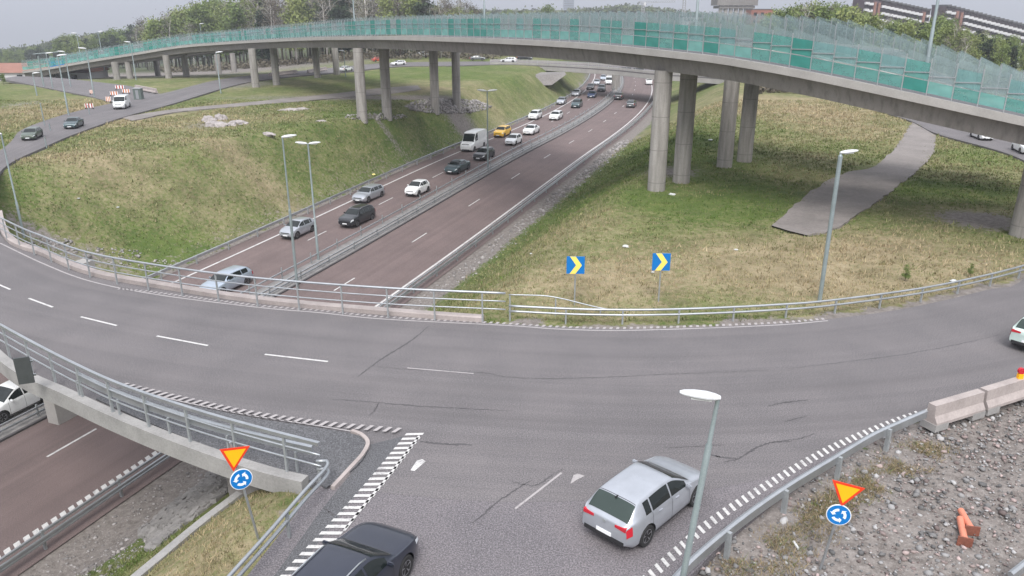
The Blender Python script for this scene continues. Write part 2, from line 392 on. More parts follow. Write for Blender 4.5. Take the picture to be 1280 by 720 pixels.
def strip(name, A, B, m, nb=1, zoff=0., skirt=0., S=None):
    """road sheet between two matched paths with u along, v across in metres"""
    mb = MB(); uvs = []; N = len(A); u = 0
    for i in range(N):
        if i: u += (A[i]-A[i-1]).length
        for k in range(nb+1):
            f = k/nb; p = A[i].lerp(B[i], f); z = p.z if S is None else S(p.x, p.y)
            mb.v.append((p.x, p.y, z+zoff)); uvs.append((u, f*(A[i]-B[i]).length))
    W = nb+1
    for i in range(N-1):
        for k in range(nb): mb.f.append((i*W+k, i*W+k+1, (i+1)*W+k+1, (i+1)*W+k))
    if skirt:
        b = len(mb.v)
        for i in range(N):
            for k in (0, nb): q = mb.v[i*W+k]; mb.v.append((q[0], q[1], q[2]-skirt)); uvs.append(uvs[i*W+k])
        for i in range(N-1):
            mb.f.append((i*W, (i+1)*W, b+2*(i+1), b+2*i)); mb.f.append((i*W+nb, b+2*i+1, b+2*(i+1)+1, (i+1)*W+nb))
    o = mb.build(name, m)
    uvl = o.data.uv_layers.new(name='UVMap'); idx = np.zeros(len(o.data.loops), int); o.data.loops.foreach_get('vertex_index', idx)
    uvl.data.foreach_set('uv', np.array(uvs)[idx].ravel().astype(np.float32))
    o.data.validate()
    bm = bmesh.new(); bm.from_mesh(o.data); bmesh.ops.recalc_face_normals(bm, faces=bm.faces); bm.to_mesh(o.data); bm.free()
    o['kind'] = 'structure'; return o

exec_parts = True
# ------------------------------------------------------------ ring outline (world, level ground)
inner_near = [(0,290),(55,321),(111,344),(194,360),(320,379),(480,394),(635,405),(790,411),(960,405),(1035,399),(1135,385),(1235,362),(1280,348)]
IN = [pix(*p) for p in inner_near]
IN_far = [Vector((34,46,0)),Vector((41.5,58,0))]+[pix(*p) for p in [(1265,194),(1171,167),(1138,151),(1082,133)]]+[Vector((51,135,0)),Vector((42,155,0))]+\
    [pix(*p) for p in [(818,92),(751,86),(640,80.5),(570,82),(498,83),(439,89),(320,101),(211,131),(155,146),(100,165),(57,183),(0,215)]]
inner, LI = smooth_path(IN+IN_far, 420, True)
OUTp = [Vector((-30,38,0)),pix(0,440),pix(100,497),pix(250,560),pix(405,605),Vector((0,17.3,0)),pix(960,604),pix(1040,560),pix(1110,530),pix(1210,494),pix(1290,465),
        Vector((30,33.5,0)),Vector((40.5,45.5,0)),Vector((46.5,58,0)),Vector((50,73,0)),Vector((51,86,0)),Vector((54,104,0)),Vector((58,118,0)),Vector((58,138,0)),Vector((50,160,0)),
        Vector((38,178,0)),Vector((24,193,0)),Vector((0,209,0)),Vector((-18,209,0)),Vector((-33,203,0)),Vector((-45,180,0)),Vector((-56,157,0)),Vector((-56,127,0)),Vector((-57.5,106,0)),Vector((-55,88,0)),Vector((-49.7,76,0)),Vector((-40,52,0))]
outer_raw, LO = smooth_path(OUTp, 900, True)
# match outer to inner by arc progress around a centre line
def matched():
    import bisect
    res = []; CY = [(0, 60), (0, 165)]
    for p in inner:
        c = Vector((0, min(165, max(60, p.y)), 0)); d = (p-c); d.z = 0; d.normalize()
        best = max(outer_raw, key=lambda q: (q-c).normalized().dot(d)); res.append(best.copy())
    # smooth
    for _ in range(3): res = [(res[i-1]+res[i]*2+res[(i+1) % len(res)])/4 for i in range(len(res))]
    return res
outer = matched()
strip('ring_road', inner, outer, ASPH, 4, 0., .25)
jl = [pix(*p) for p in [(470,540),(405,600),(340,680),(270,770)]]
jr = [pix(*p) for p in [(1150,500),(1060,560),(930,655),(815,770)]]
jlp, _ = smooth_path(jl, 24); jrp, _ = smooth_path(jr, 24)
strip('entry_road', jlp, jrp, EASPH, 4, -.004, .5)

# ------------------------------------------------------------ motorway
Ys = list(np.arange(4, 330, 2.))
ml_ = [Vector((xm(y, 0)-1.9, y, mz(y))) for y in Ys]; mr_ = [Vector((xre(y)+1.9, y, mz(y))) for y in Ys]
strip('motorway', ml_, mr_, MASPH, 4, 0.)
def mline(u, du=0., y0=6, y1=320, st=2.):
    return [Vector((xm(y, u)+du, y, mz(y))) for y in np.arange(y0, y1, st)]
UL, UR = .445, .515       # median edges
# ------------------------------------------------------------ terrain
def axis(lo, hi, fine_lo, fine_hi, step, g=1.13):
    a = list(np.arange(fine_lo, fine_hi+1e-6, step)); s = step; x = fine_hi
    while x < hi: s *= g; x += s; a.append(x)
    s = step; x = fine_lo; pre = []
    while x > lo: s *= g; x -= s; pre.append(x)
    return np.array(pre[::-1]+a)
def blob(px, py, rx, ry, S=T, ang=0.):
    c = pix(px, py, S); a = pix(px+rx, py, S); b0 = pix(px, py-ry, S); b1 = pix(px, py+ry, S)
    return (c.x, c.y, max(.5, (a-c).length), max(.5, (b1-b0).length/2))
# zones of ground cover: (blob, strength)
DRY = [(blob(1050,330,330,45), .95), (blob(780,350,170,35), .8), (blob(640,385,130,16), .35), (blob(700,290,60,18), .45), (blob(1000,140,150,30), .75), (blob(900,150,60,40), .4),
       (blob(130,200,120,25), .5), (blob(300,200,110,22), .6), (blob(220,150,180,18), .45), (blob(250,690,110,50), .65), (blob(60,140,80,20), .6), (blob(560,110,60,9), .45), (blob(1210,270,60,25), .3), (blob(1180,215,60,20), .35), (blob(230,250,170,30), .35)]
LUSH = [(blob(880,250,130,28), .7), (blob(700,240,60,40), .6), (blob(500,190,90,25), .5), (blob(240,330,90,20), .6), (blob(120,690,60,25), .8), (blob(560,90,90,12), .3), (blob(1180,240,90,12), .7), (blob(1230,200,60,10), .2)]
DIRTS = [(blob(1225,275,55,12), 1.), (blob(840,215,38,9), .75), (blob(470,148,34,4), .7), (blob(560,135,70,10), .9), (blob(540,122,110,5), .7), (blob(370,78,90,4), 1.), (blob(300,105,60,7), .6),
         (blob(60,300,70,12), .75), (blob(130,325,50,12), .6), (blob(1230,330,30,10), .3), (blob(240,90,110,5), .9), (blob(30,130,30,6), .5), (blob(380,640,40,60), .45),(blob(265,155,45,8),.5)]
def bsum(L_, X, Y):
    s = np.zeros_like(X)
    for (cx, cy, rx, ry), st in L_:
        s = np.maximum(s, st*np.exp(-(((X-cx)/rx)**2+((Y-cy)/ry)**2)*1.1))
    return s
def inside_poly(pts, X, Y):
    r = np.zeros_like(X, bool); n = len(pts)
    for i in range(n):
        x1, y1 = pts[i].x, pts[i].y; x2, y2 = pts[i-1].x, pts[i-1].y
        if y1 == y2: continue
        c = ((y1 > Y) != (y2 > Y)) & (X < (x2-x1)*(Y-y1)/(y2-y1)+x1); r ^= c
    return r
_in = sorted([(p.x, p.y) for p in inner if p.y < 45]); _ix = np.array([a for a, _ in _in]); _iy = np.array([b_ for _, b_ in _in])
def zone_at(X, Y, D, right, far):
    dry = .26+bsum(DRY, X, Y)-bsum(LUSH, X, Y)
    dirt = bsum(DIRTS, X, Y)
    dirt = np.maximum(dirt, np.where(D < np.where(right, 3.6, 2.2), 1.3, 0)); dirt = np.maximum(dirt, np.clip((6.2-D)/3, 0, 1)*np.where(right, .55, .3))
    grav = ((X > 3) & (Y < 38) & ~inside_poly(outer, X, Y))*1.0; dirt = np.maximum(dirt, grav*np.clip(1.0, 0, 1))
    br = np.clip((34-Y)/4, 0, 1)*(X < 0)*np.clip((np.interp(Y, [20, 24, 30], [4.6, 5.6, 10])-D)/2.0, 0, 1); dirt = np.maximum(dirt, br)   # stony slope under the ring bridge
    und = (np.abs(Y-(33+.25*X*0)) < 7)*(D < 18)*1.0*(X > -40)*(X < 0)*(D < 11); dirt = np.maximum(dirt, und)
    yi = np.interp(X, _ix, _iy); dirt = np.maximum(dirt, np.where((X > -.5) & (X < 26) & (Y > yi-.3) & (Y < yi+.9), .75, 0))
    return np.clip(dry, 0, 1), np.clip(dirt, 0, 1), far
gx = axis(-3800, 3800, -62, 62, .75); gy = axis(-40, 5000, 5, 130, .75)
TZ = np.array([[T(x, y) for x in gx] for y in gy])
XX, YY = np.meshgrid(gx, gy); DD = np.zeros_like(XX); RR = np.zeros_like(XX, bool)
for j, y in enumerate(gy):
    s = slope(y); c = 1/math.sqrt(1+s*s); wdt = wid(y); x0 = xre(y)-wdt/2
    DD[j] = (np.abs(gx-x0)-wdt/2)*c; RR[j] = gx > x0
TZ += np.where(DD > 5, rng.normal(0, .025, TZ.shape), 0)
dry, dirt, _ = zone_at(XX, YY, DD, RR, 0)
farz = np.clip((np.hypot(XX, YY)-230)/60, 0, 1)
on_ring = inside_poly(outer, XX, YY) & ~inside_poly(inner, XX, YY)
NX, NY = len(gx), len(gy)
me = bpy.data.meshes.new('terrain')
V = np.stack([XX, YY, TZ], -1).reshape(-1, 3)
ii = np.arange(NX*NY).reshape(NY, NX); Fq = np.stack([ii[:-1, :-1], ii[:-1, 1:], ii[1:, 1:], ii[1:, :-1]], -1).reshape(-1, 4)
me.vertices.add(len(V)); me.vertices.foreach_set('co', V.ravel()); me.loops.add(Fq.size); me.loops.foreach_set('vertex_index', Fq.ravel())
me.polygons.add(len(Fq)); me.polygons.foreach_set('loop_start', np.arange(0, Fq.size, 4)); me.polygons.foreach_set('loop_total', np.full(len(Fq), 4)); me.update(calc_edges=True)
me.polygons.foreach_set('use_smooth', np.ones(len(Fq), bool))
ca = me.color_attributes.new('zone', 'FLOAT_COLOR', 'POINT')
ca.data.foreach_set('color', np.stack([dry, dirt, farz, np.ones_like(dry)], -1).reshape(-1).astype(np.float32))
me.materials.append(MATS['ground']); terr = bpy.data.objects.new('terrain', me); COL.objects.link(terr); terr['kind'] = 'structure'

# paths and side roads
def road_px(name, A, B, m, z, n=50, S=R, nb=2, sk=.4):
    a, _ = path_px(A, S, 0, n); b, _ = path_px(B, S, 0, n); return strip(name, a, b, m, nb, z, sk)
def drape(o, S, off, lift=0):
    for v in o.data.vertices: v.co.z = S(v.co.x, v.co.y)+off
road_px('foot_path', [(150,146),(215,136),(300,128),(370,121),(420,116),(470,110),(523,106)], [(165,150),(222,139),(300,132),(372,126),(430,121),(490,116),(526,111)], 'dirt_path', -.07)
road_px('gravel_track', [(1140,152),(1128,172),(1108,195),(1090,208),(1056,215),(1020,234),(985,262),(964,281)], [(1170,168),(1166,190),(1148,210),(1126,228),(1096,250),(1068,268),(1045,284),(1010,292)], 'dirt_path', -.07, 60)
road_px('approach_road', [(22,95),(70,97),(110,101),(160,107),(178,112),(214,120)], [(0,98),(45,107),(80,114),(111,120),(133,126),(160,133)], ASPH, -.02)
for o in list(COL.objects):
    if o.name.startswith(('foot_path', 'gravel_track')):
        for v in o.data.vertices: v.co.x += random.uniform(-.1, .1); v.co.y += random.uniform(-.15, .15)
dk_ = road_px('asphalt_patch', [(462,556),(440,590),(400,640),(350,710),(310,762)], [(505,545),(470,590),(420,650),(372,712),(332,762)], PASPH, .003, 30, R, 1, 0)
# darker shoulder between bridge railing and give-way line
road_px('shoulder_pavement', [(150,487),(220,504),(310,523),(400,537),(448,546),(462,556),(452,578),(430,598)], [(120,500),(180,527),(250,556),(320,580),(360,592),(380,600),(398,606),(408,612)], PASPH, .06, 40)
# ------------------------------------------------------------ painted lines
def ribbon(mb, path, wd, z):
    a = len(mb.v); N = len(path)
    for i, p in enumerate(path):
        d = path[min(N-1, i+1)]-path[max(0, i-1)]; d.z = 0; d.normalize(); l = Vector((-d.y, d.x, 0))*wd/2
        mb.v += [(p.x+l.x, p.y+l.y, p.z+z), (p.x-l.x, p.y-l.y, p.z+z)]
    for i in range(N-1): mb.f.append((a+2*i+1, a+2*i+3, a+2*i+2, a+2*i))
def ladder(mb, path, wd, bar, gap, z, slant=0.):
    """row of short bars lying across the path"""
    acc = 0.; nxt = 0.
    for i in range(len(path)-1):
        d = path[i+1]-path[i]; l = d.length
        if l < 1e-6: continue
        t = d/l; nrm = Vector((-t.y, t.x, 0))
        while nxt <= acc+l:
            c = path[i]+t*(nxt-acc); k = t*bar/2; n2 = (nrm+t*slant)*wd/2; b = len(mb.v)
            for s1, s2 in ((-1, -1), (1, -1), (1, 1), (-1, 1)): q = c+k*s1+n2*s2; mb.v.append((q.x, q.y, q.z+z))
            mb.f.append((b, b+1, b+2, b+3)); nxt += bar+gap
        acc += l
def dashes_px(mb, segs, wd, S, z):
    for (x0, y0), (x1, y1) in segs:
        a, b = pix(x0, y0, S), pix(x1, y1, S); ribbon(mb, [a, a.lerp(b, .5), b], wd, z)
m1 = MB()
ribbon(m1, mline(1, 0, 50, 320), .22, .008); ribbon(m1, mline(0, 0, 6, 320), .22, .008)
ladder(m1, mline(1, 0, 6, 50, .5), .34, .28, .17, .008, .5)
for y in np.arange(9, 300, 12.2):
    y = float(y); seg = [(xm, y)]
for u, st, y0 in ((.735, 11.9, 33.9), (.205, 11.9, 70.2)):
    k = int((y0-6)//st); y = y0-k*st
    while y < 300:
        ribbon(m1, [Vector((xm(q, u), q, mz(q))) for q in (y, y+1.4, y+2.8)], .14, .008); y += st
tag(m1.build('motorway_markings', 'paint'), kind='structure')
m2 = MB()
dashes_px(m2, [((101,396),(146,407)), ((196,420),(260,432)), ((331,443),(410,452)), ((36,373),(66,384)), ((-10,352),(13,362))], .10, R, .006)
tag(m2.build('ring_lane_markings', 'paint'), kind='structure')
m3 = MB()
dashes_px(m3, [((509,460),(592,467)), ((644,636),(702,591))], .065, R, .006)
p_, _ = path_px([(0,304),(55,330),(111,351),(194,368),(320,384),(400,391),(480,399),(635,407),(700,411.5),(790,413),(960,407),(1035,401)], R, 0, 300)
ribbon(m3, p_, .09, .007)
p_, _ = path_px([(150,361),(194,365.5),(320,381.5),(400,388),(480,396),(635,404.5),(700,408.5),(790,410),(960,404),(1035,398)], R, 0, 300)
ladder(m3, p_, .2, .12, .16, .007, .3)
p_, _ = path_px([(155,483),(230,501),(310,518),(400,531),(505,541)], R, 0, 200); ladder(m3, p_, .3, .13, .17, .075, .4)
p_, _ = path_px([(175,492),(240,507),(310,521),(400,535),(442,542)], R, 0, 200); ribbon(m3, p_, .05, .075)
tag(m3.build('worn_edge_markings', 'paint_worn'), kind='structure')
m3b = MB(); m4 = MB()
p_, _ = path_px([(518,543),(470,603),(420,660),(372,712),(330,762)], R, 0, 200); ladder(m4, p_, .52, .13, .15, .012, -.35)
p_, _ = path_px([(524,545),(490,590),(460,626),(430,664)], R, 0, 60); ribbon(m4, p_, .07, .012)
p_, _ = path_px([(790,742),(846,690),(890,652),(960,606),(1040,560),(1110,530),(1150,516)], R, 0, 300); ladder(m4, p_, .27, .11, .17, .012, .5)
p_, _ = path_px([(1150,516),(1210,493)], R, 0, 10); ribbon(m4, p_, .1, .012)
# remains of give-way triangles
def tri(mb, pts, z=.006):
    b = len(mb.v)
    for q in pts: w_ = pix(*q); mb.v.append((w_.x, w_.y, w_.z+z))
    mb.f.append(tuple(range(b, b+len(pts))))
tri(m4, [(513,588),(518,589),(532,577),(528,574),(521,576)]); tri(m3b, [(713,605),(721,600),(731,595),(722,592),(717,594)])
bm = bmesh.new(); o = tag(m4.build('give_way_markings', 'paint'), kind='structure'); bm.from_mesh(o.data); bmesh.ops.recalc_face_normals(bm, faces=bm.faces); bm.to_mesh(o.data); bm.free()
tag(m3b.build('faded_arrow_marking', 'paint_worn'), kind='structure')
# cracks, seams and dark patches of the asphalt
ck = MB()
def crack(px_, wd=.05, jit=.06, S=R):
    wd *= .62; jit *= .5
    p, ln = path_px(px_, S, 0, max(12, int(len(px_)*14)))
    for q in p: q.x += random.uniform(-jit, jit); q.y += random.uniform(-jit, jit)
    N = len(p); a = len(ck.v)
    for i, q in enumerate(p):
        d = (p[min(N-1, i+1)]-p[max(0, i-1)]).normalized(); l = Vector((-d.y, d.x, 0))*wd*random.uniform(.25, .75)*(.2+math.sin(PI*(i+.5)/N)**.4)
        ck.v += [(q.x+l.x, q.y+l.y, .005), (q.x-l.x, q.y-l.y, .005)]
    for i in range(N-1): ck.f.append((a+2*i+1, a+2*i+3, a+2*i+2, a+2*i))
crack([(537,407),(515,425),(480,447),(447,471)], .10, .04)
crack([(415,499),(470,503),(530,508),(640,514)], .07); crack([(462,457),(500,461),(600,466),(640,472),(720,473),(830,468),(960,463)], .045)
crack([(985,461),(1060,452),(1130,443),(1200,430),(1255,417)], .045, .03); crack([(474,503),(468,513),(462,519)], .05)
crack([(590,655),(625,625),(665,600)], .06); crack([(640,602),(668,607),(690,594),(704,586)], .05)
crack([(830,560),(870,558),(905,556)], .05); crack([(905,578),(925,572),(945,560),(965,553),(990,552)], .08); crack([(965,553),(1000,548),(1018,542)], .05)
crack([(886,568),(905,572),(918,573)], .10, .04); crack([(960,508),(976,504),(1010,500)], .09); crack([(980,527),(1008,520)], .06)
crack([(330,547),(350,548),(372,551)], .05); crack([(525,552),(555,555),(590,556)], .12, .05)
crack([(405,636),(418,645)], .06)
tag(ck.build('asphalt_cracks', 'crack_tar'), kind='structure')
# island kerb beside the give-way line
p_, _ = path_px([(440,541),(452,546),(460,556),(454,570),(438,588),(416,612)], R, 0, 30)
kb = MB(); kb.sweep(p_, [(-.06, -.1), (-.06, .11), (.06, .11), (.06, -.1)]); tag(kb.build('island_kerb', 'rosy_concrete'), kind='structure')

# ------------------------------------------------------------ near ring bridge
def sub(path, f):
    return [p for p in path if f(p)]
rb = empty('ring_bridge', (-17, 34, -1)); tag(rb, 'low concrete bridge carrying the roundabout over the motorway, pale edge beams', 'bridge')
inner_edge = [p for p in inner[:120] if True]
def near_part(path, xa, xb):
    q = [p for p in path if p.y < 60 and xa < p.x < xb]; q.sort(key=lambda p: p.x); return q
ie = near_part(inner, -34, -.25); oe = near_part(outer_raw, -33, -5.2)
def rel(mb, root):
    ox, oy, oz = root.location; mb.v = [(x-ox, y-oy, z-oz) for x, y, z in mb.v]; return mb
b = MB(); b.sweep(ie, [(.02, -1.15), (.02, .19), (.10, .22), (.40, .21), (.40, -1.15)]); rel(b, rb).build('edge_beam', 'rosy_concrete', rb)
b = MB(); b.sweep(oe, [(-.02, -.38), (-.36, -.38), (-.36, .2), (-.02, .2)]); rel(b, rb).build('edge_beam', 'grey_concrete', rb)
# deck slab under the road
n_ = 40; ieS, _ = smooth_path(ie, n_); oeS, _ = smooth_path(oe, n_)
b = MB()
for i in range(n_): b.v += [tuple(ieS[i]+Vector((0, 0, -.28))), tuple(oeS[i]+Vector((0, 0, -.28))), tuple(oeS[i]+Vector((0, 0, -.44))), tuple(ieS[i]+Vector((0, 0, -.44)))]
for i in range(n_-1):
    for k in range(4): b.f.append((4*i+k, 4*i+(k+1) % 4, 4*i+4+(k+1) % 4, 4*i+4+k))
rel(b, rb).build('deck_slab', 'pale_concrete', rb)
yp = 40.; pc = pix(84, 521, M); dr = mdir(yp)
for q in (0.0, 2.4):
    c = pc+dr*q; b = MB(); b.box((c.x, c.y, c.z+4.0), (.8, 1.7, 8.6), math.atan2(dr.y, dr.x)-PI/2); rel(b, rb).build('pier', 'pale_concrete', rb)
b = MB(); wp = [p+Vector((0, .45, 0)) for p in oe if p.x > -8.8]; b.sweep(wp, [(.1, -1.9), (.1, -.39), (-.1, -.39), (-.1, -1.9)][::-1]); rel(b, rb).build('wing_wall', 'flyover_concrete', rb)
# stone slope coping running down beside the motorway
p_ = [pix(x, y, T, .12) for x, y in [(170,722),(200,697),(250,655),(300,617)]]
cp, _ = smooth_path([pix(120, 765, T, .12)]+p_, 40); b = MB(); b.sweep(cp, [(-.13, -.5), (-.13, .06), (.13, .06), (.13, -.5)])
tag(b.build('slope_coping', 'grey_concrete'), 'long pale concrete coping running down the embankment beside the lower left carriageway', 'kerb wall')
b = MB()
for i in range(34):     # rough stone slabs laid on the slope
    for j in range(13):
        f = i/33; g_ = j/12; q = pix(196+104*f-14*g_*(1-f)-2*g_, 684-80*f-(20+14*f)*g_, T); s_ = random.uniform(.22, .40)
        if random.random() < .12: continue
        mth = Matrix.Rotation(random.uniform(-.3, .3), 4, 'X') @ Matrix.Rotation(random.uniform(-.3, .3), 4, 'Y')
        b.box((q.x+random.uniform(-.1, .1), q.y+random.uniform(-.1, .1), q.z+.06+random.uniform(-.02, .09)), (s_*1.3, s_*random.uniform(.45, .8), .16), random.uniform(-.35, .35)+math.atan2(dr.y, dr.x), mth)
tag(b.build('slope_paving', 'paving_grey'), kind='structure')

# ------------------------------------------------------------ guard rails and railings
WB = [(0, -.155), (.06, -.13), (.06, -.05), (.02, -.02), (.02, .02), (.06, .05), (.06, .13), (0, .155), (-.06, .12), (-.06, -.12)]
def guardrail(name, label, cat, path, root_at=None, rails=(('w', .6),), post=('box', .1, .12), spacing=2., m='galvanised', mp='galvanised_dull', group=None, top=None, side=0., S=None, closed_ends=True, railname='rail'):
    path = [Vector(p) for p in path]; r0 = path[len(path)//2].copy(); r = empty(name, r0); tag(r, label, cat, group)
    for typ, h in rails:
        mb = MB(); pth = [p+Vector((0, 0, h)) for p in path]
        if typ == 'w': mb.sweep(pth, [(a*(1 if side >= 0 else -1)+side*.09, b_) for a, b_ in (WB if side >= 0 else WB[::-1])])
        elif typ == 'p': mb.tube(pth, .05, 7)
        elif typ == 't': mb.tube(pth, .03, 6)
        elif typ == 'c': mb.tube(pth, .012, 4)
        elif typ == 'b': mb.sweep(pth, [(-.05, -.05), (-.05, .05), (.05, .05), (.05, -.05)])
        rel(mb, r).build(railname, m, r, smooth=typ in 'ptc')
    L_ = [0.]
    for i in range(1, len(path)): L_.append(L_[-1]+(path[i]-path[i-1]).length)
    n = int(L_[-1]/spacing)+1; ht = max(h for _, h in rails)+.1 if top is None else top
    pm = None; cnt = 0; rest = MB()
    order = []
    for k in range(n):
        s_ = min(L_[-1], k*spacing+.05); i = max(0, min(len(path)-2, int(np.searchsorted(L_, s_))-1)); f = (s_-L_[i])/max(1e-6, L_[i+1]-L_[i]); p = path[i].lerp(path[i+1], f); d = path[i+1]-path[i]
        order.append((p.length, p, math.atan2(d.y, d.x)))
    order.sort(key=lambda q: q[0])
    for k, (_, p, a) in enumerate(order):
        if k < 95:
            if pm is None:
                mb = MB(); mb.box((0, 0, (ht-.5)/2), (post[1], post[2], ht+.5)); o = mb.build('post', mp, r); pm = o.data
            else:
                o = bpy.data.objects.new('post', pm); COL.objects.link(o); o.parent = r
            o.location = p-r0; o.rotation_euler = (0, 0, a)
        else: rest.box((p.x, p.y, p.z+(ht-.5)/2), (post[1], post[2], ht+.5), a)
    if rest.v: tag(rel(rest, r).build('post_row', mp, r), kind='stuff')
    return r
def mpath(u, du, y0, y1, st=2.): return [Vector((xm(y, u)+du, y, mz(y))) for y in np.arange(y0, y1, st)]
guardrail('crash_barrier', 'long steel crash barrier along the verge left of the queueing traffic', 'crash barrier', mpath(0, -1.55, 8, 290), side=1, spacing=4)
guardrail('crash_barrier', 'steel crash barrier with posts along the verge right of the empty carriageway', 'crash barrier', mpath(1, 1.5, 46, 290), rails=(('w', .55), ('b', .85)), side=-1, spacing=4)
guardrail('crash_barrier', 'steel crash barrier beside the ladder-marked edge line at the lower left', 'crash barrier', mpath(1, 1.5, 8, 44), rails=(('w', .55), ('b', .85)), side=-1, spacing=4)
guardrail('median_barrier', 'median barrier rail nearer the queueing traffic', 'median barrier', mpath(UL, -.2, 8, 290), rails=(('b', .6),), post=('box', .08, .08), top=1.0, spacing=4)
guardrail('median_barrier', 'median barrier rail nearer the empty carriageway', 'median barrier', mpath(UR, 0, 8, 290), rails=(('b', .6), ('b', .3)), post=('box', .08, .08), top=.8, spacing=4)
md = strip('median_strip', mline(UL, -.5, 6, 300), mline(UR, .45, 6, 300), 'paving_grey', 1, .03)
kb = MB(); kb.sweep(mline(UR, .5, 6, 300), [(-.08, -.05), (-.08, .12), (.08, .12), (.08, -.05)]); tag(kb.build('median_kerb', 'crack_tar'), kind='structure')
# railing on the inner side of the ring bridge
gp, _ = path_px([(-30,272),(0,291),(32,308),(55,318),(111,340),(194,357),(320,375),(480,388.5),(632,396)], R, .3, 70)
for p in gp: p.z = .21
guardrail('bridge_railing', 'long pipe railing on the inner edge of the ring bridge above the motorway', 'railing', gp, rails=(('p', 1.14), ('t', .78), ('t', .42)), post=('box', .06, .06), top=1.14, spacing=2.05, m='galvanised')
gp, _ = path_px([(636,396),(720,400),(800,401),(880,399),(960,395),(1035,389),(1150,373),(1235,355),(1290,340)], R, 0, 70)
guardrail('pipe_guardrail', 'double pipe guardrail along the grass on the inner side of the ring', 'guardrail', gp, rails=(('p', .26), ('p', .50)), post=('box', .07, .07), top=.48, spacing=2.4, m='galvanised')
gp, _ = path_px([(636,388.5),(680,389.5),(740,391),(778,391.5)], R, 0, 24)
for i, p in enumerate(gp): p.z = -.62*ss(i/23, .25, 1)
guardrail('thin_guardrail', 'thin low rail dropping into the grass behind the pipe guardrail', 'guardrail', gp, rails=(('t', .75),), post=('box', .06, .06), top=.7, spacing=2.0)
# railing on the outer side at lower left
oy = [(-35,420),(0,442),(50,472),(100,500),(160,529.5),(250,563),(330,588),(404,609)]
gp, _ = path_px(oy, R, 0, 60)
for p in gp: p.z = .22
guardrail('bridge_railing', 'grey post and rail railing on the outer edge of the bridge, lower left', 'railing', gp, rails=(('b', 1.15), ('t', .8), ('t', .45)), post=('box', .07, .07), top=1.12, spacing=1.85)
gp, _ = path_px([(100,500),(160,529),(250,561),(330,583),(392,598)], R, 0, 40)
for p in gp: p.z = .24
guardrail('inner_guardrail', 'second low guardrail on the road side of the lower left railing', 'guardrail', gp, rails=(('w', .62),), post=('box', .06, .06), top=.5, spacing=2.4, side=1)
gp = [pix(x, y) for x, y in [(398,606),(412,606),(409,616),(385,643),(345,692),(300,745),(270,780)]]; gp, _ = smooth_path(gp, 40)
guardrail('double_guardrail', 'doubled steel guardrail running down from the bridge end past the yield sign', 'guardrail', gp, rails=(('p', .75), ('p', .5)), post=('box', .07, .07), top=.7, spacing=2.6)
gp, _ = path_px([(835,762),(872,722),(930,672),(985,632),(1040,597),(1090,566),(1130,547),(1157,535)], R, 0, 60)
guardrail('crash_barrier', 'steel crash barrier curving round the gravel bank on the near right', 'crash barrier', gp, rails=(('w', .46),), side=1, spacing=2.6)
# concrete barrier blocks at right
cb, _ = path_px([(1160,533),(1200,521),(1240,508),(1275,497),(1330,480)], R, 0, 5)
labs = ['pale concrete barrier block at the end of the near right crash barrier', 'pale concrete barrier block carrying the small warning lamp', 'concrete barrier block cut by the right frame edge']
def cblock(a, b_, label):
    r = empty('concrete_barrier', a); tag(r, label, 'concrete barrier', 'concrete barrier blocks by the gravel')
    d = (b_-a); l = d.length-.06; ang = math.atan2(d.y, d.x); mb = MB(); prof = [(-.27, .12), (-.27, .22), (-.15, .42), (-.13, .78), (.13, .78), (.15, .42), (.27, .22), (.27, .12)]
    u = d.normalized(); mb.sweep([Vector((0, 0, 0)), u*l], prof); mb.build('block', 'rosy_concrete', r)
    for f in (.12, .88): q = u*l*f; mb = MB(); mb.box((q.x, q.y, .04), (.6, .55, .24), ang); mb.build('foot', 'grey_concrete', r)
    return r
for i, (a, b_) in enumerate([(pix(1160,533), pix(1222,514)), (pix(1224,513), pix(1290,492)), (pix(1292,491.5), pix(1370,470))][:2 + 1]):
    if i < 2: cblock(a, b_, labs[i] if i == 0 else labs[1])
wl_ = empty('warning_lamp', pix(1268,499)+Vector((0, 0, .78))); tag(wl_, 'small red and yellow warning lamp standing on the concrete barrier', 'warning lamp')
mb = MB(); mb.box((0, 0, .09), (.16, .12, .18)); mb.build('lamp_body', 'sign_yellow', wl_); mb = MB(); mb.tube([(0, -.05, .28), (0, .05, .28)], .11, 12); mb.build('lens', 'tail_lens', wl_)

# ------------------------------------------------------------ flyover
edge_px = [(28,90,163),(60,85,162.5),(111,76,161),(167,67,158),(222,58,153),(270,54,146),(311,51.3,137),(370,48.2,117.5),(403,47,107),(436,46.3,96),(487,46,87.5),(570,48,76),(640,50.5,67.5),(723,54.8,60),(806,62.5,54),(890,71.5,49.6),(960,82,46.6),(1071,104,43.6),(1182,128,41.6),(1280,149,40.4),(1400,176,39.5),(1520,204,39)]
ec, EL = smooth_path([at(x, y, t) for x, y, t in edge_px], 260)
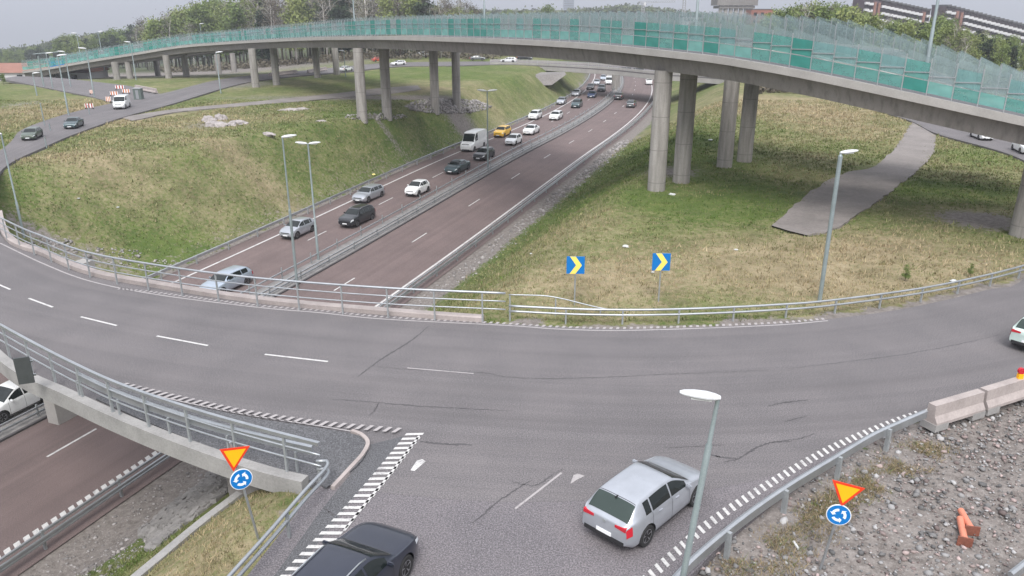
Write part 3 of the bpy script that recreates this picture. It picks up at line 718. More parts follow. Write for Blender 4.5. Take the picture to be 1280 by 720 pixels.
# even out the height of the deck edge
zs = np.array([p.z for p in ec]); ker = np.ones(9)/9; zs2 = np.convolve(np.pad(zs, 4, mode='edge'), ker, 'valid')
for p, z in zip(ec, zs2): p.z = z
ec = ec[::-1]                     # runs from the right towards the left, deck lies to its right
def offs(path, k, dz=0):
    out = []; N = len(path)
    for i, p in enumerate(path):
        d = path[min(N-1, i+3)]-path[max(0, i-3)]; d.z = 0; d.normalize(); out.append(p+Vector((d.y, -d.x, 0))*k+Vector((0, 0, dz)))
    return out
WD = 8.6
def deck(name, label, path):
    r = empty(name, path[60]); tag(r, label, 'flyover', None)
    mb = MB(); mb.sweep(path, [(0, -.34), (0, .10), (-.5, .10), (-.5, 0), (-WD+.5, 0), (-WD+.5, .1), (-WD, .1), (-WD, -.34), (-WD+.5, -.34), (-.5, -.34)][::-1])
    rel(mb, r).build('deck_slab', 'pale_concrete', r)
    mb = MB(); mb.sweep(path, [(-.42, -.342), (-.75, -1.36), (-WD+.75, -1.36), (-WD+.42, -.342)][::-1]); rel(mb, r).build('girder', 'flyover_concrete', r)
    mb = MB(); mb.sweep(path, [(-.7, .012), (-WD+.7, .012), (-WD+.7, .004), (-.7, .004)][::-1]); rel(mb, r).build('roadway', PASPH, r)
    return r
d1_ = deck('flyover', 'long curving concrete flyover deck crossing the whole view, nearer of two', ec)
ec2 = offs(ec, 11.9)
d2_ = deck('flyover', 'second concrete flyover deck running just behind the nearer one', ec2)
def pier(root, x, y, zt, r_):
    gz = T(x, y); mb = MB(); mb.tube([(x, y, gz-.6), (x, y, gz+.35), (x, y, (gz+zt)/2), (x, y, zt)], [r_*1.03, r_*1.02, r_, r_*.99], 32, False); rel(mb, root).build('pier', 'pier_concrete', root, True)
def deck_z(path, x, y): return min(path, key=lambda p: (p.x-x)**2+(p.y-y)**2).z
for px_, py_, dk in [(820,240,1),(851,230,1),(905,210,2),(930,203,2),(453,148,1),(484,145,1),(544,138,2),(571,135,2),(320,110,1),(346,107,1),(397,98,2),(421,94,2),(211,96.5,1),(233,93,1),(273,84.5,2),(292,82,2),(1276,297,1),(1330,280,1)]:
    q = pix(px_, py_, T if 440 < px_ < 580 else R, -.0 if 440 < px_ < 580 else -.3); pth = ec if dk == 1 else ec2; pier(d1_ if dk == 1 else d2_, q.x, q.y, deck_z(pth, q.x, q.y)-1.3, .64)
for px_, py_, dk in [(146,96,1),(162,92.5,1),(196,84,2)]:
    q = pix(px_, py_); pth = ec if dk == 1 else ec2; pier(d1_ if dk == 1 else d2_, q.x, q.y, deck_z(pth, q.x, q.y)-1.3, .62)
# noise screens: posts, lower and upper panes, grey mesh with a slanted head
def lens(path):
    s = [0.]
    for i in range(1, len(path)): s.append(s[-1]+(path[i]-path[i-1]).length)
    return s
def along(path, s_, sv_):
    i = max(0, min(len(path)-2, int(np.searchsorted(s_, sv_))-1)); f = (sv_-s_[i])/(s_[i+1]-s_[i]); d = path[i+1]-path[i]; return path[i].lerp(path[i+1], f), math.atan2(d.y, d.x)
PITCH = 1.28
DEEP = {}
def screen(name, label, path, tall, group):
    s_ = lens(path); n = int(s_[-1]/PITCH); r = empty(name, path[60]); tag(r, label, 'noise screen', group); r0 = Vector(path[60])
    fr = {}; rest = {}
    rr = random.Random(5)
    def part(nm, mb, m, p, a, key, big):
        if big:
            if key not in fr: o = mb.build(nm, m, r); fr[key] = o.data
            else: o = bpy.data.objects.new(nm, fr[key]); COL.objects.link(o); o.parent = r
            o.location = p-r0; o.rotation_euler = (0, 0, a)
        else:
            q = rest.setdefault((nm, m), MB()); c_, s2 = math.cos(a), math.sin(a)
            q.add([(v[0]*c_-v[1]*s2+p.x, v[0]*s2+v[1]*c_+p.y, v[2]+p.z) for v in mb.v], mb.f)
    for k in range(n):
        p, a = along(path, s_, k*PITCH); p2, _ = along(path, s_, (k+1)*PITCH); dz = p2.z-p.z
        k0 = int(55/PITCH) if False else 0
        big = k < 98
        w_ = PITCH-.05
        def pane(z0, z1, z1b=None, y=0., th=.02):
            mb = MB(); zz = z1 if z1b is None else z1b
            mb.v = [(.03, y, z0), (w_, y, z0+dz), (w_, y, zz+dz), (.03, y, z1), (.03, y+th, z0), (w_, y+th, z0+dz), (w_, y+th, zz+dz), (.03, y+th, z1)]
            mb.f = [(0,1,2,3),(7,6,5,4),(0,4,5,1),(1,5,6,2),(2,6,7,3),(3,7,4,0)]; return mb
        kk = round(dz, 2)
        if tall:
            mb = pane(.12, 2.12, 2.36, y=0); part('mesh_panel', mb, 'mesh_grey', p, a, ('m', kk), big)
            mb = MB(); mb.box((0, 0, 1.15), (.05, .06, 2.2)); part('post', mb, 'galvanised_dull', p, a, 'post', big)
        else:
            t_ = rr.random(); rn = 'pane_deep' if t_ < .17 else ('pane_teal' if t_ < .66 else 'pane_pale'); up = 'pane_deep' if t_ < .09 else ('pane_teal' if t_ < .40 else ('pane_dusk' if t_ < .85 else 'mesh_grey'))
            part('lower_pane', pane(.16, .78), rn, p, a, ('l', rn, kk), big)
            part('upper_pane', pane(.84, 1.72), up, p, a, ('u', up, kk), big)
            part('mesh_panel', pane(1.75, 2.0, 2.22), 'mesh_grey', p, a, ('t', kk), big)
            mb = MB(); mb.box((0, .01, 1.0), (.05, .07, 1.95)); part('post', mb, 'galvanised_dull', p, a, 'post', big)
            mb = MB(); mb.box((PITCH/2, -.02, .81), (PITCH, .04, .06)); mb.box((PITCH/2, .06, 1.25), (PITCH, .03, .05)); part('rail', mb, 'galvanised', p, a, 'rail', big)
    for (nm, m), q in rest.items(): tag(rel(q, r).build(nm+'_row', m, r), kind='stuff')
    return r
screen('noise_screen', 'teal glass noise screen with sawtooth top along the near edge of the nearer flyover deck', offs(ec, .12, .1), False, None)
screen('noise_screen', 'grey mesh screen along the far edge of the nearer flyover deck', offs(ec, WD-.15, .1), True, None)
screen('noise_screen', 'grey mesh screen on the near edge of the rear flyover deck', offs(ec2, .15, .1), True, None)

# ------------------------------------------------------------ far ring bridge
fb = empty('far_ring_bridge', (12, 195, -1)); tag(fb, 'low flat concrete bridge on the far side of the ring crossing above the queue', 'bridge')
fi = sorted([p for p in inner if p.y > 150 and -6 < p.x < 44], key=lambda p: -p.x); b = MB(); b.sweep(fi, [(-.02, -1.2), (-.02, .5), (-.35, .5), (-.35, -1.2)]); rel(b, fb).build('edge_beam', 'pale_concrete', fb)
fo = sorted([p for p in outer_raw if p.y > 165 and -6 < p.x < 50], key=lambda p: -p.x); b = MB(); b.sweep(fo, [(.02, -1.2), (.02, .5), (.35, .5), (.35, -1.2)]); rel(b, fb).build('edge_beam', 'pale_concrete', fb)
n_ = 30; fiS, _ = smooth_path(fi, n_); foS, _ = smooth_path(fo, n_); b = MB()
for i in range(n_): b.v += [tuple(fiS[i]+Vector((0, 0, -.93))), tuple(foS[i]+Vector((0, 0, -.93))), tuple(foS[i]+Vector((0, 0, -1.15))), tuple(fiS[i]+Vector((0, 0, -1.15)))]
for i in range(n_-1):
    for k in range(4): b.f.append((4*i+k, 4*i+(k+1) % 4, 4*i+4+(k+1) % 4, 4*i+4+k))
rel(b, fb).build('deck_slab', 'pale_concrete', fb)
pm_ = pix(768, 112, M)
for q in (0, 7):
    c = pm_+mdir(190)*q; b = MB(); b.tube([(c.x, c.y, c.z-.3), (c.x, c.y, -1)], .8, 20); rel(b, fb).build('pier', 'pier_concrete', fb, True, 40)
ab = pix(676, 104, T); b = MB()
b.v = [(ab.x-2, ab.y, ab.z-.5), (ab.x+2.5, ab.y+1, ab.z-.5), (ab.x+6, ab.y+4, -1.15), (ab.x-1, ab.y+2, -1.15), (ab.x-2, ab.y+8, ab.z-.5), (ab.x+2.5, ab.y+9, ab.z-.5), (ab.x+6, ab.y+12, -1.15), (ab.x-1, ab.y+10, -1.15)]
b.f = [(0,1,2,3),(7,6,5,4),(0,4,5,1),(1,5,6,2),(2,6,7,3),(3,7,4,0)]; rel(b, fb).build('abutment', 'flyover_concrete', fb)
gp = [p+Vector((0, 0, .5)) for p in fi[::3]]
guardrail('bridge_railing', 'thin distant railing on the far ring bridge', 'railing', gp, rails=(('t', .7),), post=('box', .06, .06), spacing=3)
for i, (x, y, t_) in enumerate([(782.5, 88, 175), (798, 89, 174)]):
    q = at(x, y, t_); s_ = empty('gantry_sign', q); tag(s_, ['dark overhead traffic sign on the far bridge face, left of two', 'dark overhead traffic sign on the far bridge face, right of two'][i], 'traffic sign')
    mb = MB(); mb.box((0, 0, 0), (2.3, .3, 1.3)); mb.build('panel', 'dark_sign', s_); mb = MB(); mb.box((0, .4, 0), (.15, .6, .15)); mb.build('bracket', 'galvanised_dull', s_)

# ------------------------------------------------------------ cars
def lerp(a, b, t): return a+(b-a)*t
def prof(pts, s_):
    """smooth interpolation through (s, value)"""
    if s_ <= pts[0][0]: return pts[0][1]
    for i in range(len(pts)-1):
        if s_ <= pts[i+1][0]:
            x0, y0 = pts[i]; x1, y1 = pts[i+1]; t = (s_-x0)/(x1-x0)
            m0 = (y1-(pts[i-1][1] if i else y0))/((x1-(pts[i-1][0] if i else x0)) or 1)*(x1-x0)
            m1 = ((pts[i+2][1] if i+2 < len(pts) else y1)-y0)/(((pts[i+2][0] if i+2 < len(pts) else x1)-x0) or 1)*(x1-x0)
            if abs(y1-y0) < .004: m0 = m1 = 0
            m0 = max(-3*abs(y1-y0), min(3*abs(y1-y0), m0)); m1 = max(-3*abs(y1-y0), min(3*abs(y1-y0), m1))
            return (2*t**3-3*t*t+1)*y0+(t**3-2*t*t+t)*m0+(-2*t**3+3*t*t)*y1+(t**3-t*t)*m1
    return pts[-1][1]
SHAPES = dict(  # s/L, z/H : top line; cowl, roof start, roof end, rear glass foot (s/L)
    hatch=dict(top=[(0,.40),(.012,.47),(.05,.535),(.12,.60),(.235,.665),(.26,.685),(.44,.955),(.55,1.),(.75,.985),(.862,.94),(.972,.685),(.992,.66),(1,.62)], glass=(.255,.455,.865,.972), belt=.645),
    wagon=dict(top=[(0,.40),(.012,.47),(.05,.54),(.12,.60),(.25,.66),(.275,.68),(.42,.955),(.53,1.),(.78,.985),(.90,.935),(.975,.70),(.992,.65),(1,.6)], glass=(.27,.435,.905,.972), belt=.655),
    sedan=dict(top=[(0,.40),(.012,.48),(.05,.55),(.12,.61),(.26,.665),(.285,.685),(.43,.96),(.53,1.),(.66,.985),(.72,.94),(.855,.735),(.875,.72),(.97,.70),(.992,.64),(1,.58)], glass=(.28,.445,.71,.865), belt=.66),
    suv=dict(top=[(0,.40),(.012,.50),(.04,.575),(.10,.62),(.23,.665),(.255,.685),(.39,.96),(.50,1.),(.78,.99),(.90,.945),(.972,.70),(.992,.64),(1,.58)], glass=(.25,.405,.905,.972), belt=.66),
    van=dict(top=[(0,.30),(.012,.36),(.04,.41),(.13,.475),(.16,.50),(.29,.93),(.36,.985),(.55,1.),(.96,.99),(.99,.96),(1,.93)], glass=(.155,.295,.99,.995), belt=.50),
    smallvan=dict(top=[(0,.36),(.012,.42),(.05,.48),(.16,.55),(.19,.57),(.33,.94),(.42,.99),(.7,1.),(.95,.985),(.99,.95),(1,.9)], glass=(.185,.335,.99,.995), belt=.58))
def make_car(kind, Lc, Wc, Hc, col, detail=1, roof_rails=False, glass='car_glass', name='parked_car', plate=True):
    sh = SHAPES[kind]; van = kind in ('van', 'smallvan'); hw = Wc/2; belt0 = sh['belt']*Hc; c0, c1, c2, c3 = sh['glass']
    rw = (.88 if van else .70)
    wr_ = .335 if Hc < 1.6 else .36
    if kind == 'van': wr_ = .36
    ax = (.195*Lc, .195*Lc+ (Lc*.605)) if not van else (.17*Lc, .17*Lc+Lc*.60)
    zc = wr_
    def zt(s): return prof(sh['top'], s)*Hc
    def plan(s):
        f = 1.
        if s < .14: f *= 1-.20*(1-s/.14)**2.2
        if s < .4: f *= 1-.035*(1-s/.4)**2
        if s > .86: f *= 1-.14*((s-.86)/.14)**2.4
        if s > .7: f *= 1-.03*((s-.7)/.3)**2
        if van and s > .3: f = 1-.03*max(0, (s-.9)/.1)**2
        return f
    def sect(s):
        z = zt(s); w_ = hw*plan(s); b = belt0+.02*Hc*(s-.3)/.6
        g = max(0, min(1, (z-b)/(Hc-b)))
        bz = min(b, z-.055); ez = max(bz+.012, z-.05-.03*g); ew = w_*lerp(.88, rw+.02*(1-g), min(1, g*1.0)) if not van else w_*lerp(.90, rw, g)
        zb = .20+.13*max(0, 1-s/.05)+.16*max(0, (s-.93)/.07)
        lo = min(.5*Hc/1.45, bz-.1)
        return [(0, zb), (w_*.80, zb), (w_*.945, zb+.05), (w_*.99, lerp(zb, lo, .5)), (w_, lo+.02), (w_*.985, lerp(lo, bz, .62)), (w_*.945, bz), (lerp(w_*.945, ew, .5)+.012*g, lerp(bz, ez, .5)), (ew, ez), (ew*.86, z-.012-.012*g), (ew*.45, z-.002), (0, z)]
    def pt(s, v):
        P = sect(s); v = max(0, min(len(P)-1.0001, v)); i = int(v); t = v-i
        a, b_, c, d = P[max(0, i-1)], P[i], P[i+1], P[min(len(P)-1, i+2)]
        q = [.5*(2*b_[k]+(c[k]-a[k])*t+(2*a[k]-5*b_[k]+4*c[k]-d[k])*t*t+(3*b_[k]-a[k]-3*c[k]+d[k])*t**3) for k in (0, 1)]
        if i == 5 or i == 6 or i == 0: q = [lerp(b_[k], c[k], t) if i == 0 else q[k] for k in (0, 1)]
        return Vector((Lc/2-s*Lc, max(0, q[0]), q[1]))
    def nrm(s, v):
        e = .004; du = pt(min(1, s+e), v)-pt(max(0, s-e), v); dv = pt(s, min(11, v+.03))-pt(s, max(0, v-.03)); n = dv.cross(du)
        n = n.normalized() if n.length > 1e-9 else Vector((0, 0, 1))
        mid = Vector((pt(s, v).x, 0, .6)); 
        return n if n.dot(pt(s, v)-mid) > 0 else -n
    r = empty(name)
    NS = 74 if detail > 1 else (44 if detail == 1 else 30)
    base = sorted(set([round(.5-.5*math.cos(PI*i/(NS*.5))*1, 5) if False else round(i/NS, 5) for i in range(NS+1)]+[.006, .014, .986, .994, 1.]+([] if van else [c3, c0])))
    VN = 34 if detail > 1 else (24 if detail == 1 else 18)
    vs = [11*i/VN for i in range(VN+1)]
    mb = MB(); nS = len(base)
    for s in base:
        for v in vs: mb.v.append(tuple(pt(s, v)))
        for v in vs[1:-1]: p = pt(s, v); mb.v.append((p.x, -p.y, p.z))
    ring = 2*VN
    def idx(i, k):  # k over ring: 0..VN right side, then mirrored back
        return i*ring+(k if k <= VN else VN+1+(2*VN-k-1)) if k <= VN else i*ring+VN+(2*VN-k)
    arch = wr_+.055
    for i in range(nS-1):
        for k in range(ring):
            a, b_ = idx(i, k), idx(i, (k+1) % ring); c, d = idx(i+1, (k+1) % ring), idx(i+1, k)
            cen = sum((Vector(mb.v[q]) for q in (a, b_, c, d)), Vector())/4
            hit = False
            for xx in ax:
                X = Lc/2-xx
                if abs(cen.y) > hw*.62 and math.hypot(cen.x-X, cen.z-zc) < arch and cen.z < zc+arch: hit = True
            if not hit: mb.f.append((a, b_, c, d))
    used = {}
    for f in mb.f:
        for q in f: used[q] = used.get(q, 0)+1
    for q, cnt in used.items():     # pull the arch rim onto the circle
        p = Vector(mb.v[q])
        for xx in ax:
            X = Lc/2-xx; d = math.hypot(p.x-X, p.z-zc)
            if abs(p.y) > hw*.62 and d < arch+.09 and cnt < 4 and d > 1e-3: mb.v[q] = (X+(p.x-X)*arch/d, p.y, zc+(p.z-zc)*arch/d)
    mb.f.append(tuple(idx(0, k) for k in range(ring))); mb.f.append(tuple(idx(nS-1, k) for k in range(ring))[::-1])
    body = mb.build('body', cpaint(col), r, True)
    bm = bmesh.new(); bm.from_mesh(body.data); bmesh.ops.recalc_face_normals(bm, faces=bm.faces); bm.to_mesh(body.data); bm.free()
    body.data.polygons.foreach_set('use_smooth', [True]*len(body.data.polygons)); body.data.set_sharp_from_angle(angle=math.radians(50))
    mb = MB(); mb.box((0, 0, .40), (Lc*.93, Wc*.66, .34)); mb.build('underbody', 'black_plastic', r)
    def patch(nm, m, s0, s1, v0, v1, side, off=.008, ns=10, nv=6, top=False, par=None, s_fn=None):
        mb = MB()
        for i in range(ns+1):
            for j in range(nv+1):
                s = lerp(s0, s1, i/ns); v = lerp(v0, v1, j/nv)
                if s_fn: s, v = s_fn(i/ns, j/nv)
                p = pt(s, v)+nrm(s, v)*off; mb.v.append((p.x, p.y*side, p.z))
        W = nv+1
        for i in range(ns):
            for j in range(nv): mb.f.append((i*W+j, i*W+j+1, (i+1)*W+j+1, (i+1)*W+j))
        if top:
            b = len(mb.v); mb.v += [(x, -y, z) for x, y, z in mb.v]; mb.f += [tuple(b+q for q in f[::-1]) for f in mb.f]
        return mb.build(nm, m, par or r, True)
    G = glass
    # windscreen, rear window
    patch('windshield', G, c0+.012, c1-.012, 8.55, 11, 1, .007, 10, 6, True)
    if not van: patch('rear_window', 'car_glass_green' if detail > 1 else G, c2+.004, c3-.006, 8.6, 11, 1, .007, 8, 6, True)
    # side windows between pillars
    segs = [(c0+.075, .50), (.515, .70), (.715, c2-.045)] if kind in ('wagon', 'suv') else ([(c0+.075, .515), (.53, .735), (.75, c2-.055)] if kind == 'hatch' else ([(c0+.07, .495), (.51, c2-.03)] if kind == 'sedan' else [(c0+.075, c1+.10)]))
    for side in (1, -1):
        for a, b_ in segs: patch('side_window', G, a, b_, 6.22, 7.86, side, .006, 8, 4)
        # lights
        patch('headlight', 'head_lens', .003, .075 if not van else .05, 4.75, 5.75, side, .008, 6, 3)
        patch('taillight', 'tail_lens', .955, .998, 4.55, 5.8, side, .010, 6, 3)
        # mirror
        q = pt(c0+.085, 6.1); mb = MB(); mb.box((q.x, side*(q.y+.10), q.z+.06), (.10, .20, .12)); mo = mb.build('mirror', cpaint(col), r)
        bm = bmesh.new(); bm.from_mesh(mo.data); bmesh.ops.bevel(bm, geom=bm.edges[:], offset=.03, segments=2, affect='EDGES'); bm.to_mesh(mo.data); bm.free()
        if detail:
            for s in (.50, .70) if not van else (.42,):
                q = pt(s-.045, 5.55); mb = MB(); mb.box((q.x, side*(q.y+.012), q.z), (.17, .035, .03)); mb.build('door_handle', cpaint(col), r)
        if detail > 1:
            for s in (c0+.045, .515, .742): patch('door_seam', 'black_plastic', s, s+.003, 2.3, 6.1, side, .004, 1, 12)
            patch('door_sill', 'black_plastic', .29, .73, 2.0, 2.6, side, .006, 10, 2)
    # end faces: number plates, grille, bumper inserts
    xr = -Lc/2; 
    if plate:
        mb = MB(); mb.box((xr-.012, 0, .52*Hc/1.45), (.02, .50, .105)); mb.build('number_plate', 'sign_white', r)
        mb = MB(); mb.box((-xr+.012, 0, .38*Hc/1.45), (.02, .50, .105)); mb.build('number_plate', 'sign_white', r)
    mb = MB(); mb.box((-xr+.004, 0, .30), (.03, hw*1.15, .14)); mb.box((-xr-.012, 0, .415*Hc), (.03, hw*1.05, .07)); mb.build('grille', 'black_plastic', r)
    if kind != 'sedan' and detail > 1:
        mb = MB(); mb.box((xr+.0, 0, .40), (.03, hw*1.5, .13)); mb.build('rear_valance', 'black_plastic', r)
    if detail > 1:
        for side in (1, -1):
            mb = MB(); y0, y1 = .40*hw*side, .80*hw*side; zz = .60*Hc
            mb.v = [(xr-.012, y0, zz-.035), (xr-.012, y1, zz-.06), (xr-.012, y1, zz+.065), (xr-.012, y0, zz+.04), (xr+.1, y0, zz-.035), (xr+.1, y1, zz-.06), (xr+.1, y1, zz+.065), (xr+.1, y0, zz+.04)]
            mb.f = [(0,1,2,3),(7,6,5,4),(0,4,5,1),(1,5,6,2),(2,6,7,3),(3,7,4,0)]; mb.build('taillight', 'tail_lens', r)
        mb = MB(); mb.tube([(xr-.004, 0, .60*Hc), (xr-.022, 0, .60*Hc)], .05, 16); mb.build('badge', 'galvanised_dull', r)
        mb = MB(); mb.box((Lc/2-Lc*.875, 0, zt(.875)+.03), (.12, .03, .05)); mb.build('aerial', 'black_plastic', r)
        patch('roof_spoiler_seam', 'black_plastic', c2-.006, c2-.002, 8.7, 11, 1, .003, 1, 6, True)
        for sgn in (1, -1): pass
    if roof_rails:
        for side in (1, -1):
            pts = [pt(s, 8.75)+Vector((0, 0, .035)) for s in np.linspace(c1+.02, c2-.03, 9)]; pts[0].z -= .03; pts[-1].z -= .03
            mb = MB(); mb.tube([(p.x, p.y*side, p.z) for p in pts], .02, 6); mb.build('roof_rail', 'galvanised', r, True)
    # wheels
    for xx in ax:
        for side in (1, -1):
            wx, wy = Lc/2-xx, side*(hw-.115)
            mb = MB(); prof_ = [(.62, -.10), (.93, -.11), (1, -.07), (1, .07), (.93, .11), (.62, .10)]; n = 28 if detail > 1 else 18; vs2 = []
            for i in range(n):
                a = 2*PI*i/n; vs2 += [(wr_*q*math.cos(a), o2, wr_*q*math.sin(a)) for q, o2 in prof_]
            mb.add(vs2, [(i*6+k, ((i+1) % n)*6+k, ((i+1) % n)*6+(k+1) % 6, i*6+(k+1) % 6) for i in range(n) for k in range(6)])
            wo = mb.build('wheel', 'rubber', r, True, 40); wo.location = (wx, wy, zc)
            mb = MB(); yo = side*.085; R1 = wr_*.64
            mb.tube([(0, yo-side*.06, 0), (0, yo-side*.03, 0)], R1, 20)
            for k in range(5):
                a = 2*PI*k/5+.3; mb.add([(math.cos(a+.16)*.05, yo, math.sin(a+.16)*.05), (math.cos(a-.16)*.05, yo, math.sin(a-.16)*.05), (R1*math.cos(a-.13), yo+side*.012, R1*math.sin(a-.13)), (R1*math.cos(a+.13), yo+side*.012, R1*math.sin(a+.13))], [(0, 1, 2, 3)])
            n = 20; mb.add([(R1*q*math.cos(2*PI*i/n), yo+side*.014, R1*q*math.sin(2*PI*i/n)) for i in range(n) for q in (.88, 1.0)], [(2*i, 2*i+1, 2*((i+1) % n)+1, 2*((i+1) % n)) for i in range(n)])
            ro = mb.build('rim', 'wheel_alloy', wo)
            ro.data.materials.append(MATS['black_plastic'])
            for f_ in ro.data.polygons:
                if f_.index < 22: f_.material_index = 1
    return r
PROTO = {}
def car(kind, dims, col, where, head, label, cat='car', name='car', detail=1, scale=1., group=None, **kw):
    key = (kind, dims, col, detail, tuple(sorted(kw.items())))
    if key not in PROTO: PROTO[key] = make_car(kind, *dims, col, detail, name=name, **kw); r = PROTO[key]
    else: r = copy_tree(PROTO[key])
    for k_ in ('group',):
        if k_ in r: del r[k_]
    r.location = where; r.rotation_euler = (0, 0, head); r.scale = (scale,)*3; tag(r, label, cat, group); return r
def mcar(px, py, kind, dims, col, label, away=False, u=None, **kw):
    p = pix(px, py, M)
    d = mdir(p.y); a = math.atan2(d.y, d.x)+(0 if away else PI); p.z = mz(p.y)+.01
    return car(kind, dims, col, p, a, label, **kw)
QG = 'cars queueing on the left carriageway'; AG = 'cars on the empty carriageway'; FG = 'cars on the far side of the ring'
S_ = (3.95,1.72,1.48); MD = (4.4,1.82,1.46); BG = (4.75,1.86,1.45); SV = (4.6,1.88,1.66); AY = (3.65,1.66,1.50); SD = (4.7,1.86,1.44)
mcar(373,293,'hatch',S_,'silver','silver compact hatchback in the outer lane beside the tall single lamp pole',group=QG)
mcar(447,278,'suv',(4.6,1.87,1.58),'black','black estate with roof rails beside the silver wagon, second nearest in its lane',group=QG,roof_rails=True)
mcar(461,249,'wagon',(4.6,1.8,1.47),'silver','silver wagon in the outer lane just behind the black estate',group=QG)
mcar(522,242,'hatch',AY,'white','small white rounded city car alone in the inner lane',group=QG)
mcar(572,214,'sedan',SD,'teal','dark teal sedan in the inner lane behind the small white city car',group=QG)
mcar(605,198,'hatch',MD,'black','black hatchback in the inner lane beside the white van',group=QG)
mcar(592,186,'van',(6.0,2.05,2.6),'white','tall white delivery van in the outer lane of the queue',cat='van',name='delivery_van',group=QG)
mcar(628,170,'suv',(4.4,1.8,1.6),'yellow','yellow taxi behind the white van in the queue',cat='taxi',name='taxi_car',group=QG)
mcar(642,180,'hatch',S_,'white','small white hatchback behind the black hatchback in the inner lane',group=QG)
mcar(664,167,'sedan',(4.55,1.84,1.45),'white','white sedan in the inner lane just right of the yellow taxi',group=QG)
mcar(669,148.5,'suv',(4.4,1.8,1.58),'white','white crossover in the outer lane behind the yellow taxi',group=QG)
mcar(695,149,'wagon',(4.6,1.85,1.5),'white','white estate in the inner lane with a dark blue car behind it',group=QG)
mcar(702,130,'hatch',S_,'silver','silver hatchback in the outer lane, third behind the taxi',group=QG)
mcar(721,134,'suv',SV,'teal','dark green crossover in the inner lane behind the white estate',group=QG)
mcar(720.5,119.5,'hatch',MD,'silver','pale silver hatchback in the outer lane ahead of the black sedan',group=QG)
mcar(740,121.5,'sedan',SD,'blue','dark blue sedan in the inner lane before the far bridge pier',group=QG)
mcar(738,111.5,'sedan',SD,'black','black sedan in the outer lane before the far bridge pier',group=QG)
mcar(752,114,'suv',SV,'grey','grey crossover in the inner lane immediately left of the far bridge pier',group=QG)
mcar(746,106,'hatch',S_,'silver','tiny silver hatchback in the outer lane near the far bridge',group=QG)
mcar(761,105,'smallvan',(4.9,1.95,2.0),'white','small white van in the inner lane at the far bridge pier',cat='van',name='delivery_van',group=QG)
mcar(754,100,'hatch',MD,'blue_silver','tiny pale blue hatchback in the outer lane short of the far bridge',group=QG)
mcar(762,95.5,'suv',SV,'white','tiny white crossover just below the far bridge',group=QG)
mcar(776,94,'wagon',BG,'grey','tiny grey estate at the far bridge right of the white crossover',group=QG)
mcar(284,361,'wagon',(4.65,1.82,1.48),'blue_silver','silver estate partly hidden behind the ring bridge railing',group=QG)
mcar(773.5,124,'suv',(4.7,1.9,1.65),'dark','dark crossover driving away in the inner lane of the empty carriageway',True,group=AG)
mcar(789,133.5,'wagon',BG,'grey','grey estate driving away at the right edge line of the empty carriageway',True,group=AG)
mcar(811,105.5,'suv',SV,'white','white crossover driving away, farthest car on the empty carriageway',True,group=AG)
q = Vector((xm(36, .24), 36, mz(36)+.01)); 
q = pix(20, 512, M); q.z += .01
car('hatch', (4.4,1.8,1.6), 'white', q, math.atan2(mdir(q.y).y, mdir(q.y).x)+PI, 'white hatchback under the ring bridge at the left frame edge', detail=2)
def rcar(px, py, px2, py2, kind, dims, col, label, scale=1., **kw):
    p = pix(px, py); q = pix(px2, py2); p.z = .01; return car(kind, dims, col, p, math.atan2(q.y-p.y, q.x-p.x), label, scale=scale, **kw)
rcar(808,641,873,590,'hatch',(4.26,1.79,1.46),'silver','silver five-door hatchback with red tail lights waiting at the roundabout entry',.88,detail=2)
rcar(430,757,470,713,'wagon',(4.75,1.85,1.47),'night','black estate with chrome roof rails cut by the bottom frame edge',.9,detail=2,roof_rails=True)
rcar(1306,428,1349,403,'hatch',(4.3,1.8,1.5),'mint','pale green and white hatchback cut by the right frame edge',.85,detail=2)
rcar(41,173,20,184,'wagon',BG,'green','dark green estate on the left arm of the ring, nearest to the frame edge',.74,group='cars on the left arm of the ring')
rcar(93,159,72,169,'sedan',SD,'teal','teal sedan on the left arm of the ring',.76,group='cars on the left arm of the ring')
rcar(153,135,135,144,'smallvan',(4.6,1.85,1.95),'white','small white van with a green tail next to the roadworks barriers',.86,cat='van',name='delivery_van')
rcar(1226,173,1246,181,'wagon',BG,'white','white estate with red tail stripe on the right arm of the ring',.72,group='cars on the right arm of the ring')
rcar(1279,190,1296,198,'suv',SV,'white','white crossover on the right arm, partly behind the right flyover pier',.72,group='cars on the right arm of the ring')
rcar(498,81.5,470,83,'wagon',BG,'white','white estate between the second and third flyover piers on the far road',.8,group=FG)
rcar(433,89,460,86,'hatch',MD,'white','white hatchback turning beside the dark flyover pier on the far road',.8,group=FG)
rcar(473,77,500,76,'hatch',MD,'red','orange red hatchback on the far road behind the flyover piers',.8,group=FG)
rcar(530,70.5,550,70,'wagon',BG,'white','white estate under the flyover girder right of the middle piers',.9,group=FG)
rcar(597,75.5,620,75.5,'sedan',SD,'grey','dark grey sedan on the far road, ahead of the white estate at the bridge',.9,group=FG)
rcar(636,78,600,77.5,'wagon',BG,'white','white estate at the left end of the far ring bridge',.9,group=FG)
rcar(656,75,690,75.5,'sedan',SD,'black','black sedan just right of the white estate at the far ring bridge',.9,group=FG)

